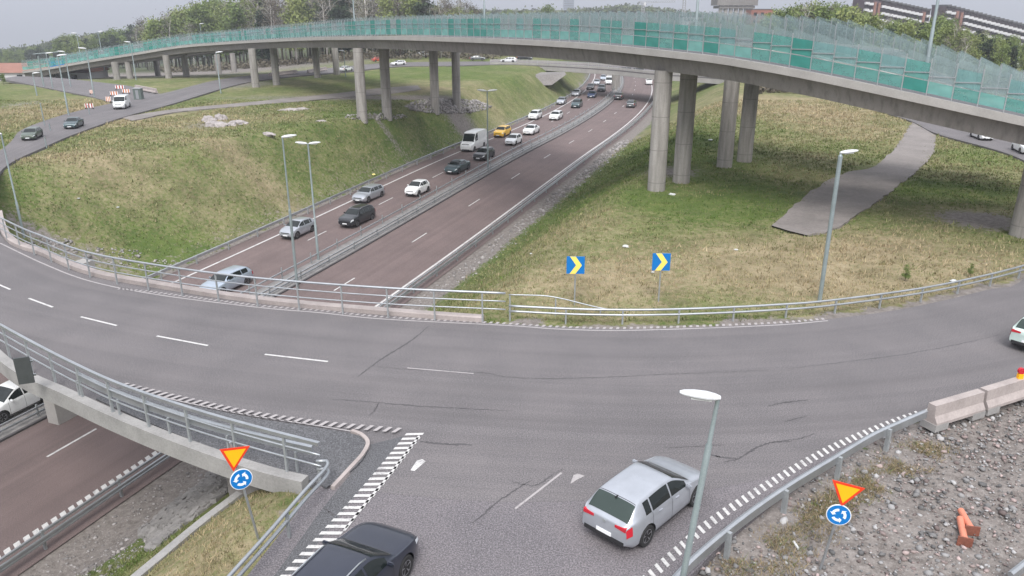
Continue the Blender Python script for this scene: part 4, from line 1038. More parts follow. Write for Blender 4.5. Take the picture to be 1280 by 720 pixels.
# ------------------------------------------------------------ lamp posts
def head_mb(scale=1.):
    """flat drop shaped luminaire, arm towards -x"""
    mb = MB(); secs = [(-.05, .07, .06, .0), (.08, .13, .10, 0), (.3, .17, .13, .0), (.6, .16, .12, .01), (.85, .11, .08, .02), (.95, .05, .04, .03)]
    n = 12; vs_ = []
    for x, wd, h, z in secs:
        for k in range(n):
            a = 2*PI*k/n; vs_.append((x*scale, math.cos(a)*wd*scale, (z+math.sin(a)*(h if math.sin(a) > 0 else h*.45))*scale))
    mb.add(vs_, [(i*n+k, i*n+(k+1) % n, (i+1)*n+(k+1) % n, (i+1)*n+k) for i in range(len(secs)-1) for k in range(n)]+[tuple(range(n))[::-1], tuple(range((len(secs)-1)*n, len(secs)*n))])
    return mb
def lamp(base, ztop, label, az=PI, double=False, r_=(.09, .055), hs_=1., group='street lamps', tilt=.08, collar=None):
    r = empty('street_lamp', base); tag(r, label, 'street lamp', group); h = ztop-base.z
    mb = MB(); k = min(.35*h, 3.2) if collar is None else collar
    mb.tube([(0,0,-.3), (0,0,k), (0,0,k+.04), (0,0,h)], [r_[0], r_[0], r_[1]*1.15, r_[1]], 12); mb.build('pole', 'lamp_pole', r, True, 40)
    for s in ((0, PI) if double else (0,)):
        a = az+s; o = head_mb(hs_).build('lamp_head', 'lamp_shell', r, True, 60); o.location = (math.cos(a)*.12 if double else 0, math.sin(a)*.12 if double else 0, h+.03); o.rotation_euler = (0, -tilt, a)
        mb = MB(); mb.box((.42*hs_, 0, -.055*hs_), (.5*hs_, .22*hs_, .03)); mb.build('lens', 'lamp_lens', o)
        if double:
            mb = MB(); mb.tube([(0, 0, h-.02), (math.cos(a)*.3, math.sin(a)*.3, h+.02)], .035, 8); mb.build('arm', 'lamp_pole', r)
    return r
def lampp(bx, by, ty, label, S=R, **kw):
    b_ = pix(bx, by, S); return lamp(b_, topz(b_, ty), label, **kw)
lampp(845, 765, 498, 'tall street lamp with a large pale head beside the silver hatchback', az=PI*.98, hs_=.80, r_=(.068, .042), collar=4.2, tilt=.02, group=None).rotation_euler = (0, .085, 0)
lampp(1025, 372, 192, 'tall leaning-arm street lamp on the dry grass right of the chevron signs', az=.1, r_=(.095, .052), collar=6.5, hs_=.8, group=None)
lampp(30, 296, 168, 'street lamp rising from the inner side of the ring at the far left', T, az=.1+PI, group=None)
lampp(372, 361, 172, 'single-headed lamp pole in the median beside the silver compact hatchback', M, az=.2, r_=(.11, .06), collar=6.5, group=None, hs_=1.1)
lampp(398, 325, 180, 'double-headed lamp pole in the median, left of the other double-headed one', M, az=0, double=True, r_=(.11, .07), group='double-headed lamps in the median', hs_=1.0)
lampp(610, 212, 114, 'double-headed lamp pole in the median beside the white van', M, az=0, double=True, r_=(.12, .07), group='double-headed lamps in the median', hs_=1.2)
for x, y1, y0, lb in [(378,28,-14,'first lamp pole from the left rising off the flyover deck'),(526,22,-20,'second lamp pole rising off the flyover deck, over its middle piers'),(769,50,-20,'lamp pole off the flyover deck above the motorway'),(1146,100,-40,'lamp pole off the flyover deck in front of the apartment blocks')]:
    i = min(range(len(ec)), key=lambda k: abs((640+FPX*ec[k].x/(ec[k].y*CS+(CAMH-ec[k].z)*SN))-x)); q = offs(ec, WD-.35)[i]
    i = min(range(len(ec)), key=lambda k: abs((640+FPX*offs_c[k].x/(offs_c[k].y*CS+(CAMH-offs_c[k].z)*SN))-x)) if False else i
    lamp(Vector((q.x, q.y, q.z+.1)), q.z+11, lb, az=-.6, r_=(.11, .08), group='lamps on the flyover')
for k, (x, yb, yt, lb) in enumerate([(86,144,70,'tall thin lamp pole beside the roadworks on the far left'),(118,121,61,'thin lamp pole left of the small white van'),(66,110,67,'thin lamp pole on the approach road, left of a dark overhead sign'),(88.5,108,65,'thin lamp pole behind the tall one on the far left'),(46,118,92,'short thin lamp pole on the far left verge'),
    (170,98,53,'thin lamp pole standing by the girder of the flyover above the white van'),(131,88,40,'thin lamp pole against the hazy trees'),(104,88,42,'thin lamp pole against the hazy trees, left of its twin'),(276,115,66,'lamp pole under the flyover left of the first tall piers'),(432,95,64,'lamp pole between the flyover piers on the far road'),(255,70,30,'thin lamp pole behind the flyover screen at left')]):
    lampp(x, yb, yt, lb, az=.3+PI*(k % 2), r_=(.10, .07), group='distant lamp poles', hs_=1.1)
for x, yb, yt, lb in [(56,157,130,'short grey pole on the left verge above the green estate'),(58,183,172,'short marker pole at the inner edge of the left arm'),(112,143,132,'marker pole by the roadworks'),(63,163,155,'second short marker pole on the left verge')]:
    b_ = pix(x, yb); r = empty('marker_pole', b_); tag(r, lb, 'marker pole'); mb = MB(); h = topz(b_, yt)-b_.z; mb.tube([(0,0,-.2),(0,0,h)], .06, 8); mb.build('pole', 'lamp_pole', r); mb = MB(); mb.tube([(0,0,h),(0,0,h+.08)], .09, 8); mb.build('cap', 'galvanised', r)

# ------------------------------------------------------------ signs
def frame_at(p, toward, tiltz=0.):
    """matrix with +Z facing 'toward' (camera side), +Y up, origin p"""
    z = Vector(toward).normalized(); x = Vector((0, 0, 1)).cross(z).normalized(); y = z.cross(x)
    return Matrix.Translation(p) @ Matrix((x, y, z)).transposed().to_4x4() @ Matrix.Rotation(tiltz, 4, 'Z')
def arrow_arc(mb, M_, r0, a0, a1, wd, th=.006):
    n = 8; o1 = []; o2 = []
    for i in range(n+1):
        a = lerp(a0, a1, i/n); o1.append((math.cos(a)*(r0+wd/2), math.sin(a)*(r0+wd/2))); o2.append((math.cos(a)*(r0-wd/2), math.sin(a)*(r0-wd/2)))
    mb.poly((o1+o2[::-1])[::-1] if a1 < a0 else o1+o2[::-1], M_, th)
    d = -1 if a1 < a0 else 1; e = a1; tip = e+d*.42
    pts = [(math.cos(e)*(r0+wd*1.15), math.sin(e)*(r0+wd*1.15)), (math.cos(tip)*r0, math.sin(tip)*r0), (math.cos(e)*(r0-wd*1.15), math.sin(e)*(r0-wd*1.15))]
    mb.poly(pts if d > 0 else pts[::-1], M_, th)
def yield_sign(base, ztri, zrnd, label, face, tilt, roll_tri=0.):
    r = empty('yield_sign', base); r.rotation_euler = (0, tilt, 0); tag(r, label, 'traffic sign', 'yield and roundabout sign posts')
    mb = MB(); mb.tube([(0,0,-.3), (0,0,ztri-base.z+.35)], .032, 10); mb.build('post', 'galvanised', r, True, 50)
    f = Vector((math.sin(face), -math.cos(face), 0)); 
    def tri_(R_, dz=0):
        return [(R_*math.cos(a), R_*math.sin(a)) for a in (PI/6, PI*5/6, -PI/2)]
    M_ = frame_at(Vector((0,0,ztri-base.z))+f*.07, f, roll_tri)
    mb = MB(); mb.poly(tri_(.41), M_, .02); t = mb.build('triangle_plate', 'sign_red', r)
    mb = MB(); mb.poly(tri_(.30), M_ @ Matrix.Translation((0, 0, .006)), .005); mb.build('yellow_field', 'sign_yellow', t)
    M2 = frame_at(Vector((0,0,zrnd-base.z))+f*.07, f)
    c = lambda R_: [(R_*math.cos(2*PI*k/32), R_*math.sin(2*PI*k/32)) for k in range(32)]
    mb = MB(); mb.poly(c(.27), M2, .02); t = mb.build('round_plate', 'sign_white', r)
    mb = MB(); mb.poly(c(.252), M2 @ Matrix.Translation((0, 0, .006)), .005); mb.build('blue_field', 'sign_blue', t)
    mb = MB()
    for k in range(3): a = PI/2+k*2*PI/3; arrow_arc(mb, M2 @ Matrix.Translation((0, 0, .012)), .135, a+.15, a+1.35, .062)
    mb.build('arrows', 'sign_white', t)
b1 = pix(323, 674, T); yield_sign(b1, topz(b1, 566)-0.03, topz(b1, 597), 'yield triangle over blue roundabout sign on the grass at the lower left', .6, -.13, -.30)
b2 = pix(1025, 712, T); yield_sign(b2, topz(b2, 612), topz(b2, 641), 'yield triangle over blue roundabout sign standing in the gravel', -.3, .13, 0.0)
def chevron(bx, by, ty, lb, face=-.05):
    b_ = pix(bx, by, T); zt_ = topz(b_, ty); r = empty('chevron_sign', b_); tag(r, lb, 'chevron sign', 'blue and yellow chevron signs')
    mb = MB(); mb.tube([(0,0,-.3), (0,0,zt_-b_.z)], .035, 8); mb.build('post', 'galvanised_dull', r)
    f = Vector((math.sin(face), -math.cos(face), 0)); M_ = frame_at(Vector((0,0,zt_-b_.z))+f*.06, f); h = .40
    mb = MB(); mb.poly([(-h,-h),(h,-h),(h,h),(-h,h)], M_, .03); p = mb.build('plate', 'sign_blue', r)
    mb = MB(); mb.poly([(-.26,-h),(0,-h),(.28,0),(0,h),(-.26,h),(.02,0)], M_ @ Matrix.Translation((0,0,.008)), .006); mb.build('chevron', 'chevron_yellow', p)
chevron(718, 381, 331, 'blue square chevron sign with yellow arrow, nearer the motorway')
chevron(823, 377, 327, 'blue square chevron sign with yellow arrow, below the right flyover piers')
# grey panel hung on the lower left railing
p0 = at(30, 463, 25.6); r = empty('sign_back_panel', p0); tag(r, 'dark grey back of a traffic sign hung outside the lower left railing', 'traffic sign')
mb = MB(); mb.box((0, 0, 0), (.46, .08, .95), .35); mb.build('panel', 'dark_sign', r); mb = MB()
mb.box((0, .12, .25), (.5, .06, .06), .35); mb.box((0, .12, -.25), (.5, .06, .06), .35); mb.build('bracket', 'galvanised', r)
for x, y, lb, m in [(73,90,'small blue information sign beneath the left end of the flyover','sign_blue')]:
    p = at(x, y, 166); p.z = 1.5; r = empty('road_sign', (p.x, p.y, -.1)); tag(r, lb, 'road sign'); mb = MB(); mb.box((0,0,1.6),(3.2,.1,1.8)); mb.build('panel', m, r); mb = MB(); mb.box((-1,0,.5),(.12,.12,1.4)); mb.box((1,0,.5),(.12,.12,1.4)); mb.build('post', 'galvanised_dull', r)
# portal with three dark lane signals
b_ = pix(55, 108); gr = empty('signal_gantry', b_); tag(gr, 'thin overhead gantry with three dark signals against the hazy left trees', 'gantry')
zt_ = topz(b_, 70); mb = MB(); mb.tube([(0,0,0),(0,0,zt_)], .14, 8); mb.build('post', 'lamp_pole', gr)
for k in range(3): mb = MB(); mb.box((-.6+k*1.9, 0, zt_-.1+k*.15), (.9,.5,.8)); mb.build('signal', 'dark_sign', gr)
mb = MB(); mb.tube([(-.8,0,zt_+.3),(3.9,0,zt_+.7)], .07, 8); mb.build('beam', 'lamp_pole', gr)
# roadworks
def barrier(x, y, lb, w_=2.2, h=.9, m='barrier_red', z0=.25):
    p = pix(x, y); r = empty('roadworks_barrier', p); tag(r, lb, 'roadworks barrier', 'roadworks barriers'); n = 5
    mb = MB(); mb.box((0,0,z0+h/2),(w_,.08,h)); mb.build('board', 'sign_white', r)
    mb = MB()
    for k in range(3): mb.box((-w_/2+w_*(k+.5)/3,0,z0+h/2),(w_/6,.1,h+.01))
    mb.build('stripe', m, r); mb = MB(); mb.box((-w_/2+.1,0,.15),(.08,.5,.3)); mb.box((w_/2-.1,0,.15),(.08,.5,.3)); mb.build('foot', 'black_plastic', r); r.scale = (.6, .6, .6)
for i, (x, y, lb, w_, m) in enumerate([(150,112,'red and white roadworks barrier under the flyover, farthest back',2.4,'barrier_red'),(158,117,'orange roadworks barrier beside the dark cabinet',2.,'barrier_orange'),(143,120,'orange roadworks barrier in the middle of the closed lane',2.,'barrier_orange'),(136,128,'upright orange roadworks barrier above the small white van',1.2,'barrier_orange'),(112,136,'red roadworks barrier on the verge left of the small white van',1.9,'barrier_red'),(115,118,'small orange roadworks barrier by the thin lamp pole',1.,'barrier_orange')]): barrier(x, y, lb, w_, 1.1 if i == 3 else .9, m)
p = pix(174, 124); r = empty('site_cabinet', p); tag(r, 'dark green cabinet standing by the roadworks under the flyover', 'cabinet'); mb = MB(); mb.box((0,0,.85),(1.8,1.4,1.7)); mb.build('body', paint('cab', (.10,.13,.12), 0, .8), r); mb = MB(); mb.box((0,0,1.76),(1.95,1.55,.12)); mb.build('roof', 'galvanised_dull', r); mb = MB(); mb.box((0,-.72,.8),(.7,.04,1.4)); mb.build('door', 'sign_back', r); r.scale = (.62, .62, .9)
# pale concrete blocks along the dirt under the flyover
for x0, y0, x1, y1, lb in [(337,96,371,92,'long pale concrete barrier lying under the flyover piers'),(170,112,196,117,'pale concrete barrier behind the dark cabinet'),(385,92,408,88,'short pale concrete barrier right of the long one under the flyover')]:
    cblock(pix(x0,y0), pix(x1,y1), lb)
# clay pipes with square end plates
def clay(xa, ya, xb, yb, lb):
    a, b_ = pix(xa, ya, T, .12), pix(xb, yb, T, .12); r = empty('drain_pipe', a); tag(r, lb, 'pipe', 'salmon pipes lying on the gravel'); d = b_-a
    mb = MB(); mb.tube([(0,0,0), tuple(d)], .082, 18); mb.tube([tuple(d*.88), tuple(d*.98)], .10, 18); mb.build('pipe', 'pipe_clay', r, True, 40)
    mb = MB(); mb.box(tuple(d*1.02), (.04, .34, .27), math.atan2(d.y, d.x)); mb.build('end_plate', 'rust_plate', r)
clay(1201, 638, 1215, 663, 'upper salmon pipe with rusty end plate lying on the gravel'); clay(1200, 648, 1206, 677, 'lower salmon pipe with rusty end plate lying on the gravel')
a, b_ = pix(992, 677, T, .05), pix(998, 686, T, .05); mb = MB(); mb.tube([a, b_], .035, 8); tag(mb.build('plastic_tube', 'litter_white'), 'short white plastic tube on the gravel left of the roundabout sign', 'tube')
a, b_ = pix(1262, 722, T, .3), pix(1290, 700, T, .3); mb = MB(); mb.sweep([a, b_], WB); tag(mb.build('loose_rail', 'galvanised'), 'short piece of pale rail at the bottom right frame corner', 'rail')
def litter(x, y, lb, sz=.3, m='litter_white', seed=1):
    p = pix(x, y, T, .05); bm = bmesh.new(); bmesh.ops.create_icosphere(bm, subdivisions=2, radius=sz*.62); rr = random.Random(seed)
    for v in bm.verts: v.co *= rr.uniform(.7, 1.2); v.co.z *= .4
    me = bpy.data.meshes.new('litter_scrap'); bm.to_mesh(me); bm.free(); me.materials.append(MATS[m]); o = bpy.data.objects.new('litter_scrap', me); COL.objects.link(o); o.location = p; tag(o, lb, 'litter')
litter(782, 308, 'white scrap in the dry grass above the two chevron signs', .32, seed=2); litter(840, 243, 'white scrap at the foot of the right flyover piers', .38, seed=3); litter(888, 175, 'white scrap in the grass between the right flyover piers', .4, seed=4)
litter(664, 317, 'small white scrap in the grass left of the chevron signs', .16, seed=5); litter(467, 218, 'yellow scrap on the green slope beside the queue', .42, 'litter_yellow', 6); litter(1192, 351, 'white scrap beside the double pipe guardrail', .3, seed=7)
litter(98, 248, 'small white scrap low on the left grass', .2, seed=8); litter(147, 259, 'flat white scrap on the left grass', .22, seed=9); litter(816, 340, 'small pale scrap left of the right chevron sign post', .14, seed=10); litter(920, 312, 'small grey scrap in the dry grass right of the chevron signs', .18, seed=12)

# ------------------------------------------------------------ trees
def leaf_quads(mb, cx, cy, cz, n, sr, size, rr, flat=.75):
    P = rr.normal(0, 1, (n, 3))*np.array([sr, sr, sr*flat])+np.array([cx, cy, cz])
    A = rr.normal(0, 1, (n, 3)); A /= np.linalg.norm(A, axis=1)[:, None]; B = np.cross(A, rr.normal(0, 1, (n, 3))); B /= np.linalg.norm(B, axis=1)[:, None]
    S = size*rr.uniform(.6, 1.3, (n, 1)); A = A*S; B = B*S*.7
    V_ = np.stack([P-A-B*.4, P+A-B, P+A+B*.6, P-A*.7+B], 1).reshape(-1, 3); b = len(mb.v)
    mb.v += V_.tolist(); mb.f += [(b+4*i, b+4*i+1, b+4*i+2, b+4*i+3) for i in range(n)]
def make_tree(kind, h, seed, name):
    rr = np.random.default_rng(seed); r = empty(name)
    leafm = dict(birch='leaf_birch', fresh='leaf_fresh', pine='leaf_dark', spruce='leaf_dark', bare='leaf_bare')[kind]; bark = 'bark_birch' if kind in ('birch', 'bare') and seed % 3 else 'bark_dark'
    tr = MB(); cn = MB(); wob = rr.normal(0, .12, (4, 2)); pts = [(0, 0, -.4), (wob[0][0], wob[0][1], h*.3), (wob[1][0]*2, wob[1][1]*2, h*.6), (wob[2][0]*3, wob[2][1]*3, h*.93)]
    tr.tube(pts, [.17*h/12, .13*h/12, .08*h/12, .02], 7)
    if kind == 'spruce':
        for k in range(26):
            f = k/26; z = h*(.14+.85*f); R_ = h*.17*(1-f)**.8+.12
            for j in range(6):
                a = rr.uniform(0, 2*PI); q = rr.uniform(.35, 1)*R_; leaf_quads(cn, math.cos(a)*q, math.sin(a)*q, z-q*.25, 11, .26, .26, rr, .5)
    elif kind == 'pine':
        for k in range(17):
            a = rr.uniform(0, 2*PI); z = h*rr.uniform(.5, .98); q = h*.16*rr.uniform(.2, 1)*(1.25-(z/h)); q = max(q, .2); x, y = math.cos(a)*q*2, math.sin(a)*q*2
            tr.tube([(0, 0, z-.5), (x, y, z)], [.05, .02], 4); leaf_quads(cn, x, y, z, 75, .62, .24, rr, .55)
    else:
        n = 30 if kind != 'bare' else 26; lo = .28 if kind != 'bare' else .35
        for k in range(n):
            f = rr.uniform(0, 1); z = h*(lo+(1-lo)*f); w_ = h*.19*math.sin(PI*min(1, .18+f*.80))**.7*rr.uniform(.3, 1.1); a = rr.uniform(0, 2*PI); x, y = math.cos(a)*w_, math.sin(a)*w_
            tr.tube([(0, 0, z-w_*.9-.3), (x*.6, y*.6, z-.3), (x, y, z)], [.05*h/12, .03, .012], 4)
            if kind == 'bare':
                for q in range(9):
                    d = rr.normal(0, 1, 3); d[2] = abs(d[2])*1.2; d *= .9/np.linalg.norm(d); tr.tube([(x, y, z), (x+d[0], y+d[1], z+d[2])], [.014, .006], 3)
                leaf_quads(cn, x, y, z+.3, 26, .7, .10, rr, .9)
            else: leaf_quads(cn, x, y, z, 70 if kind == 'birch' else 85, .62*h/12, .17, rr, .8)
    tr.build('trunk', bark, r, True); cn.build('crown', leafm, r); return r
TP = {}
TN = dict(birch='birch_tree', fresh='broadleaf_tree', pine='pine_tree', spruce='spruce_tree', bare='bare_tree')
def tree(kind, var, h, loc, label, group, cat='tree'):
    key = (kind, var)
    if key not in TP: TP[key] = make_tree(kind, 12., 17*var+len(kind), TN[kind]); r = TP[key]
    else: r = copy_tree(TP[key])
    r.location = loc; k = h/12; r.scale = (k*random.uniform(.9, 1.2), k*random.uniform(.9, 1.2), k); r.rotation_euler = (0, 0, random.uniform(0, 6.28)); tag(r, label, cat, group); return r
def wood(n, xr_, tr_, top, kinds, labels, group, seed, vary=(.72, 1.0), keep=None):
    rr = random.Random(seed); c = 0
    for i in range(n):
        x = xr_[0]+(xr_[1]-xr_[0])*((i*.61803+rr.random()*.05) % 1); t_ = tr_[0]+(tr_[1]-tr_[0])*rr.random()**.8
        d = ray(x, 60); X, Y = d[0]*t_, d[1]*t_
        tp = np.interp(x, [a for a, _ in top], [b_ for _, b_ in top]); g = base_level(X, Y); h = topz(Vector((X, Y, g)), tp)-g
        h *= rr.uniform(*vary)
        if h < 3: continue
        dd, rt = lat(X, Y)
        if dd < 6: continue
        k = rr.choices([q for q, _ in kinds], [q for _, q in kinds])[0]
        tree(k, rr.randrange(3), h, (X, Y, g), labels[k], group+' of '+TN[k].replace('_tree', '')+' kind')
LR = dict(birch='pale green birch standing in the wood behind the right half of the flyover', fresh='mid green broadleaf tree in the wood behind the right half of the flyover', pine='dark pine in the wood behind the right half of the flyover', spruce='dark pointed spruce in the wood behind the right half of the flyover', bare='bare brown tree in the wood behind the right half of the flyover')
RT = [(870,24),(900,22),(930,26),(955,14),(985,6),(1010,4),(1035,3),(1060,10),(1080,18),(1120,26),(1150,22),(1168,15),(1200,33),(1240,42),(1320,50)]
wood(150, (955,1310), (128,210), RT, [('birch',4),('fresh',4),('pine',1.6),('spruce',.8),('bare',2)], LR, 'trees behind the right flyover', 3)
wood(30, (862,965), (230,320), [(862,24),(880,20),(925,24),(950,22),(965,16)], [('birch',3),('fresh',4),('spruce',1.5)], {k: v.replace('right half of the flyover', 'flyover beneath the grey building on columns') for k, v in LR.items()}, 'trees below the columned building', 4)
LL = {k: v.replace('right half of the flyover', 'left half of the flyover') for k, v in LR.items()}
wood(120, (320,600), (215,275), [(320,-12),(470,-25),(520,-10),(560,-2),(600,9)], [('bare',7),('birch',1.2),('pine',1.5),('spruce',.6)], LL, 'trees behind the left flyover', 5)
wood(60, (180,330), (235,300), [(180,26),(215,18),(260,2),(330,-8)], [('bare',3),('birch',2.5),('fresh',2),('pine',1.2)], {k: v.replace('right half of the flyover', 'flyover above the middle left piers') for k, v in LR.items()}, 'trees behind the far left flyover', 6)
wood(46, (70,190), (310,400), [(70,46),(100,42),(130,38),(160,33),(190,28)], [('fresh',3),('birch',1),('pine',3),('bare',1)], {k: v.split(' in the')[0].split(' standing')[0]+' in the hazy far left wood beyond the approach road' for k, v in LR.items()}, 'trees in the far left wood', 7)
wood(40, (-20,80), (380,480), [(-20,66),(30,58),(80,50)], [('fresh',3),('pine',3)], {k: v.split(' in the')[0].split(' standing')[0]+' in the lowest hazy tree line at the left frame edge' for k, v in LR.items()}, 'trees of the lowest left tree line', 8)
wood(60, (596,870), (340,520), [(596,14),(640,13),(700,17),(760,18),(800,22),(870,26)], [('fresh',5),('birch',3),('pine',1)], {k: v.split(' in the')[0].split(' standing')[0]+' in the low tree line above the middle of the flyover' for k, v in LR.items()}, 'trees of the middle tree line', 9, (.8, 1.0))
X, Y, _z = at(685, 15, 330); tree('fresh', 1, topz(Vector((X, Y, 0)), 7)+.2, (X, Y, -.2), 'lone round dark tree standing above the middle tree line', None)
for (x, y, h, lb) in [(614,372,2.0,'small fresh green sapling behind the pipe guardrail')]: pass
for x, y, t_, lb in [(1131,352,332,'small bright green sapling in the dry grass, left of two near the guardrail'),(1212,346,330,'small bright green sapling close to the bend of the pipe guardrail')]:
    q = pix(x, y, T); tree('fresh', 2, topz(q, t_)-q.z, q, lb, None, 'sapling')
q = pix(5, 106); tree('fresh', 0, topz(q, 92)-q.z, q, 'round green bush at the left frame edge by the approach road', None, 'bush')
# far forest on the horizon
fb_ = MB(); rr = np.random.default_rng(5)
def far_mass(x0, x1, t0, t1, top, n, seed):
    r2 = np.random.default_rng(seed)
    for i in range(n):
        x = x0+(x1-x0)*((i*.61803) % 1); t_ = r2.uniform(t0, t1); d = ray(x, 40); X, Y = d[0]*t_, d[1]*t_; g = base_level(X, Y)
        tz = topz(Vector((X, Y, g)), float(np.interp(x, [a for a, _ in top], [b_ for _, b_ in top])))*1.0; h = (tz-g)*r2.uniform(.8, 1.0)
        if h < 2: continue
        w_ = t_*.0042
        for k in range(5):
            f = .30+.65*k/4; leaf_quads(fb_, X, Y, g+h*f, 14, w_*(1.1-.7*k/4), w_*.42, r2, 1.0)
far_mass(560, 900, 620, 900, [(560,14),(610,14),(640,15),(700,15),(740,12),(775,8),(800,9),(840,14),(870,19),(900,22)], 560, 1)
far_mass(-30, 320, 520, 700, [(-30,64),(30,60),(75,48),(120,42),(200,36),(320,20)], 420, 2)
far_mass(940, 1320, 330, 380, [(940,20),(1050,14),(1320,40)], 300, 3)
fo_ = tag(fb_.build('distant_forest', 'leaf_far'), 'far wooded ridges along the horizon', None, None, 'stuff')

ug = MB(); r2_ = np.random.default_rng(77)
for i in range(900):
    x = 20+1290*((i*.61803) % 1); t_ = r2_.uniform(212, 232) if x < 620 else (r2_.uniform(118, 128)*1.03 if x > 950 else r2_.uniform(225, 240)); d = ray(x, 60); X, Y = d[0]*t_, d[1]*t_
    if x < 200: continue
    dd, rt = lat(X, Y)
    if dd < 7: continue
    g = base_level(X, Y); hh = r2_.uniform(.8, 2.6) if x < 950 else r2_.uniform(.5, 1.6)
    leaf_quads(ug, X, Y, g+hh*.45, 26, hh*.5, .28, r2_, .6)
tag(ug.build('undergrowth', 'leaf_bare'), 'brown scrubby undergrowth at the foot of the woods', kind='stuff')
# ------------------------------------------------------------ far buildings
def facade(name, label, x0, x1, y0, y1, t_, drop, nseg, bands, thick=12, cat='apartment block'):
    """slab block stepping down a hillside; each step is one stair section"""
    A, B = at(x0, y0, t_), at(x1, y0, t_*1.0); r = empty(name, (A.x, A.y, 0)); tag(r, label, cat); u = (B-A); Lw = u.length/nseg; u.normalize(); ang = math.atan2(u.y, u.x); nn = Vector((u.y, -u.x, 0))
    px2m = t_/FPX; zt0 = A.z; hgt = (y1-y0)*px2m
    for k in range(nseg):
        zt_ = zt0-drop*px2m*(k/(nseg-1)); c = A+u*(Lw*(k+.5)); z0 = base_level(c.x, c.y)-1
        mb = MB(); mb.box((c.x-A.x, c.y-A.y, (zt_+z0)/2), (Lw, thick, zt_-z0), ang)
        mb.build('wall', 'apartment_dark', r)
        mb = MB(); mb.box((c.x-A.x, c.y-A.y, zt_+.35), (Lw-.01, thick+1, .7), ang); mb.build('roof', 'roof_dark', r)
        if k in (2, 3, nseg-2):
            mb = MB(); q = c-A+nn*(thick/2+.35); mb.box((q.x, q.y, (zt_-1.1+z0)/2), (Lw*.55, .9, zt_-z0-1.1), ang); mb.build('stair_tower', 'apartment_brick', r)
        for j in range(bands):
            zb = zt_-2.3-j*2.7
            q = c-A+nn*(thick/2+.6); f = 1. if k not in (2, 3, nseg-2) else .0
            if f: mb = MB(); mb.box((q.x, q.y, zb), (Lw, 1.2, 1.0), ang); mb.build('balcony_front', 'apartment_white', r)
            if f:
                mb = MB(); q = c-A+nn*(thick/2+.02)
                for e in (-.33, 0, .33): mb.box((q.x+u.x*Lw*e, q.y+u.y*Lw*e, zb+1.25), (Lw*.2, .1, 1.2), ang)
                mb.build('window', 'car_glass', r)
    return r
facade('apartment_block', 'long apartment block with white balcony bands and dark roof, left of two above the wood', 1074, 1157, -3, 26, 330, 15, 16, 6)
facade('apartment_block', 'long apartment block with white balcony bands running out of the right frame edge', 1174, 1310, 8, 40, 330, 30, 24, 6)
A = at(918, 0, 350); r = empty('columned_building', (A.x, A.y, 0)); tag(r, 'grey concrete building raised on tall columns above the trees', 'building')
k_ = 350/FPX; mb = MB(); mb.box((0, 0, at(918, 0, 350).z), (50*k_, 12, 13*k_)); mb.box((0, 0, at(918, 9, 350).z), (44*k_, 11, 3*k_)); mb.build('upper_block', 'flyover_concrete', r)
for i in range(7):
    zt_ = at(918, 7, 350).z; mb = MB(); mb.tube([(-19*k_+i*6.3*k_, -4, 0), (-19*k_+i*6.3*k_, -4, zt_)], .9, 10); mb.build('column', 'pale_concrete', r)
mb = MB(); mb.box((0, 4, 5), (38*k_, 3, 10)); mb.build('back_wall', 'apartment_dark', r)
A = at(950, 12, 330); r = empty('brick_building', (A.x, A.y, 0)); tag(r, 'flat-roofed red brick building right of the columned grey one', 'building'); mb = MB(); mb.box((0,0,A.z/2), (9.5, 8, A.z)); mb.build('wall', 'brick_red', r); mb = MB(); mb.box((0,0,A.z+.15), (9.9, 8.4, .3)); mb.build('roof', 'roof_dark', r)
for i in range(3):
    for j in range(2): mb = MB(); mb.box((-3+3*i, -4.02, A.z-1.8-3*j), (1.3, .1, 1.3)); mb.build('window', 'car_glass', r)
A = at(866, 21, 320); r = empty('low_building', (A.x, A.y, 0)); tag(r, 'low white building with a row of windows behind the flyover screen', 'building'); mb = MB(); mb.box((0,0,A.z/2), (9.4, 6, A.z)); mb.build('wall', 'apartment_white', r); mb = MB(); mb.box((0,0,A.z+.1), (9.8, 6.4, .3)); mb.build('roof', 'roof_dark', r)
for i in range(6): mb = MB(); mb.box((-3.8+1.5*i, -3.02, A.z-1.2), (.8, .1, .9)); mb.build('window', 'car_glass', r)
A = at(710.5, 12, 1500); r = empty('tower_block', (A.x, A.y, 0)); tag(r, 'tall grey blue tower block far off on the horizon', 'tower'); mb = MB(); mb.box((0,0,30), (20, 18, 62)); mb.build('wall', 'tower_glass', r)
for j in range(14): mb = MB(); mb.box((0,-9.1,2+j*4.2), (19, .3, 1.6)); mb.build('window_band', 'dark_sign', r)
A = at(727, 12, 1500); r = empty('pale_tower', (A.x, A.y, 0)); tag(r, 'small pale tower beside the tall tower block on the horizon', 'tower'); mb = MB(); mb.box((0,0,9), (9, 9, 19)); mb.build('wall', 'apartment_white', r); mb = MB(); mb.box((0,0,18.8), (10, 10, .8)); mb.build('roof', 'roof_dark', r)
def lattice(mb, a, b_, w_, n, r_=.09):
    a = Vector(a); b_ = Vector(b_); d = (b_-a).normalized(); u = d.cross(Vector((0,1,0)) if abs(d.y) < .9 else Vector((1,0,0))).normalized(); v = d.cross(u)
    cs = [u*w_+v*w_, u*w_-v*w_, -u*w_-v*w_, -u*w_+v*w_]
    for c in cs: mb.tube([a+c, b_+c], r_, 4)
    for i in range(n):
        p, q = a.lerp(b_, i/n), a.lerp(b_, (i+1)/n)
        for k in range(4): mb.tube([p+cs[k], q+cs[(k+1) % 4]], r_*.7, 3)
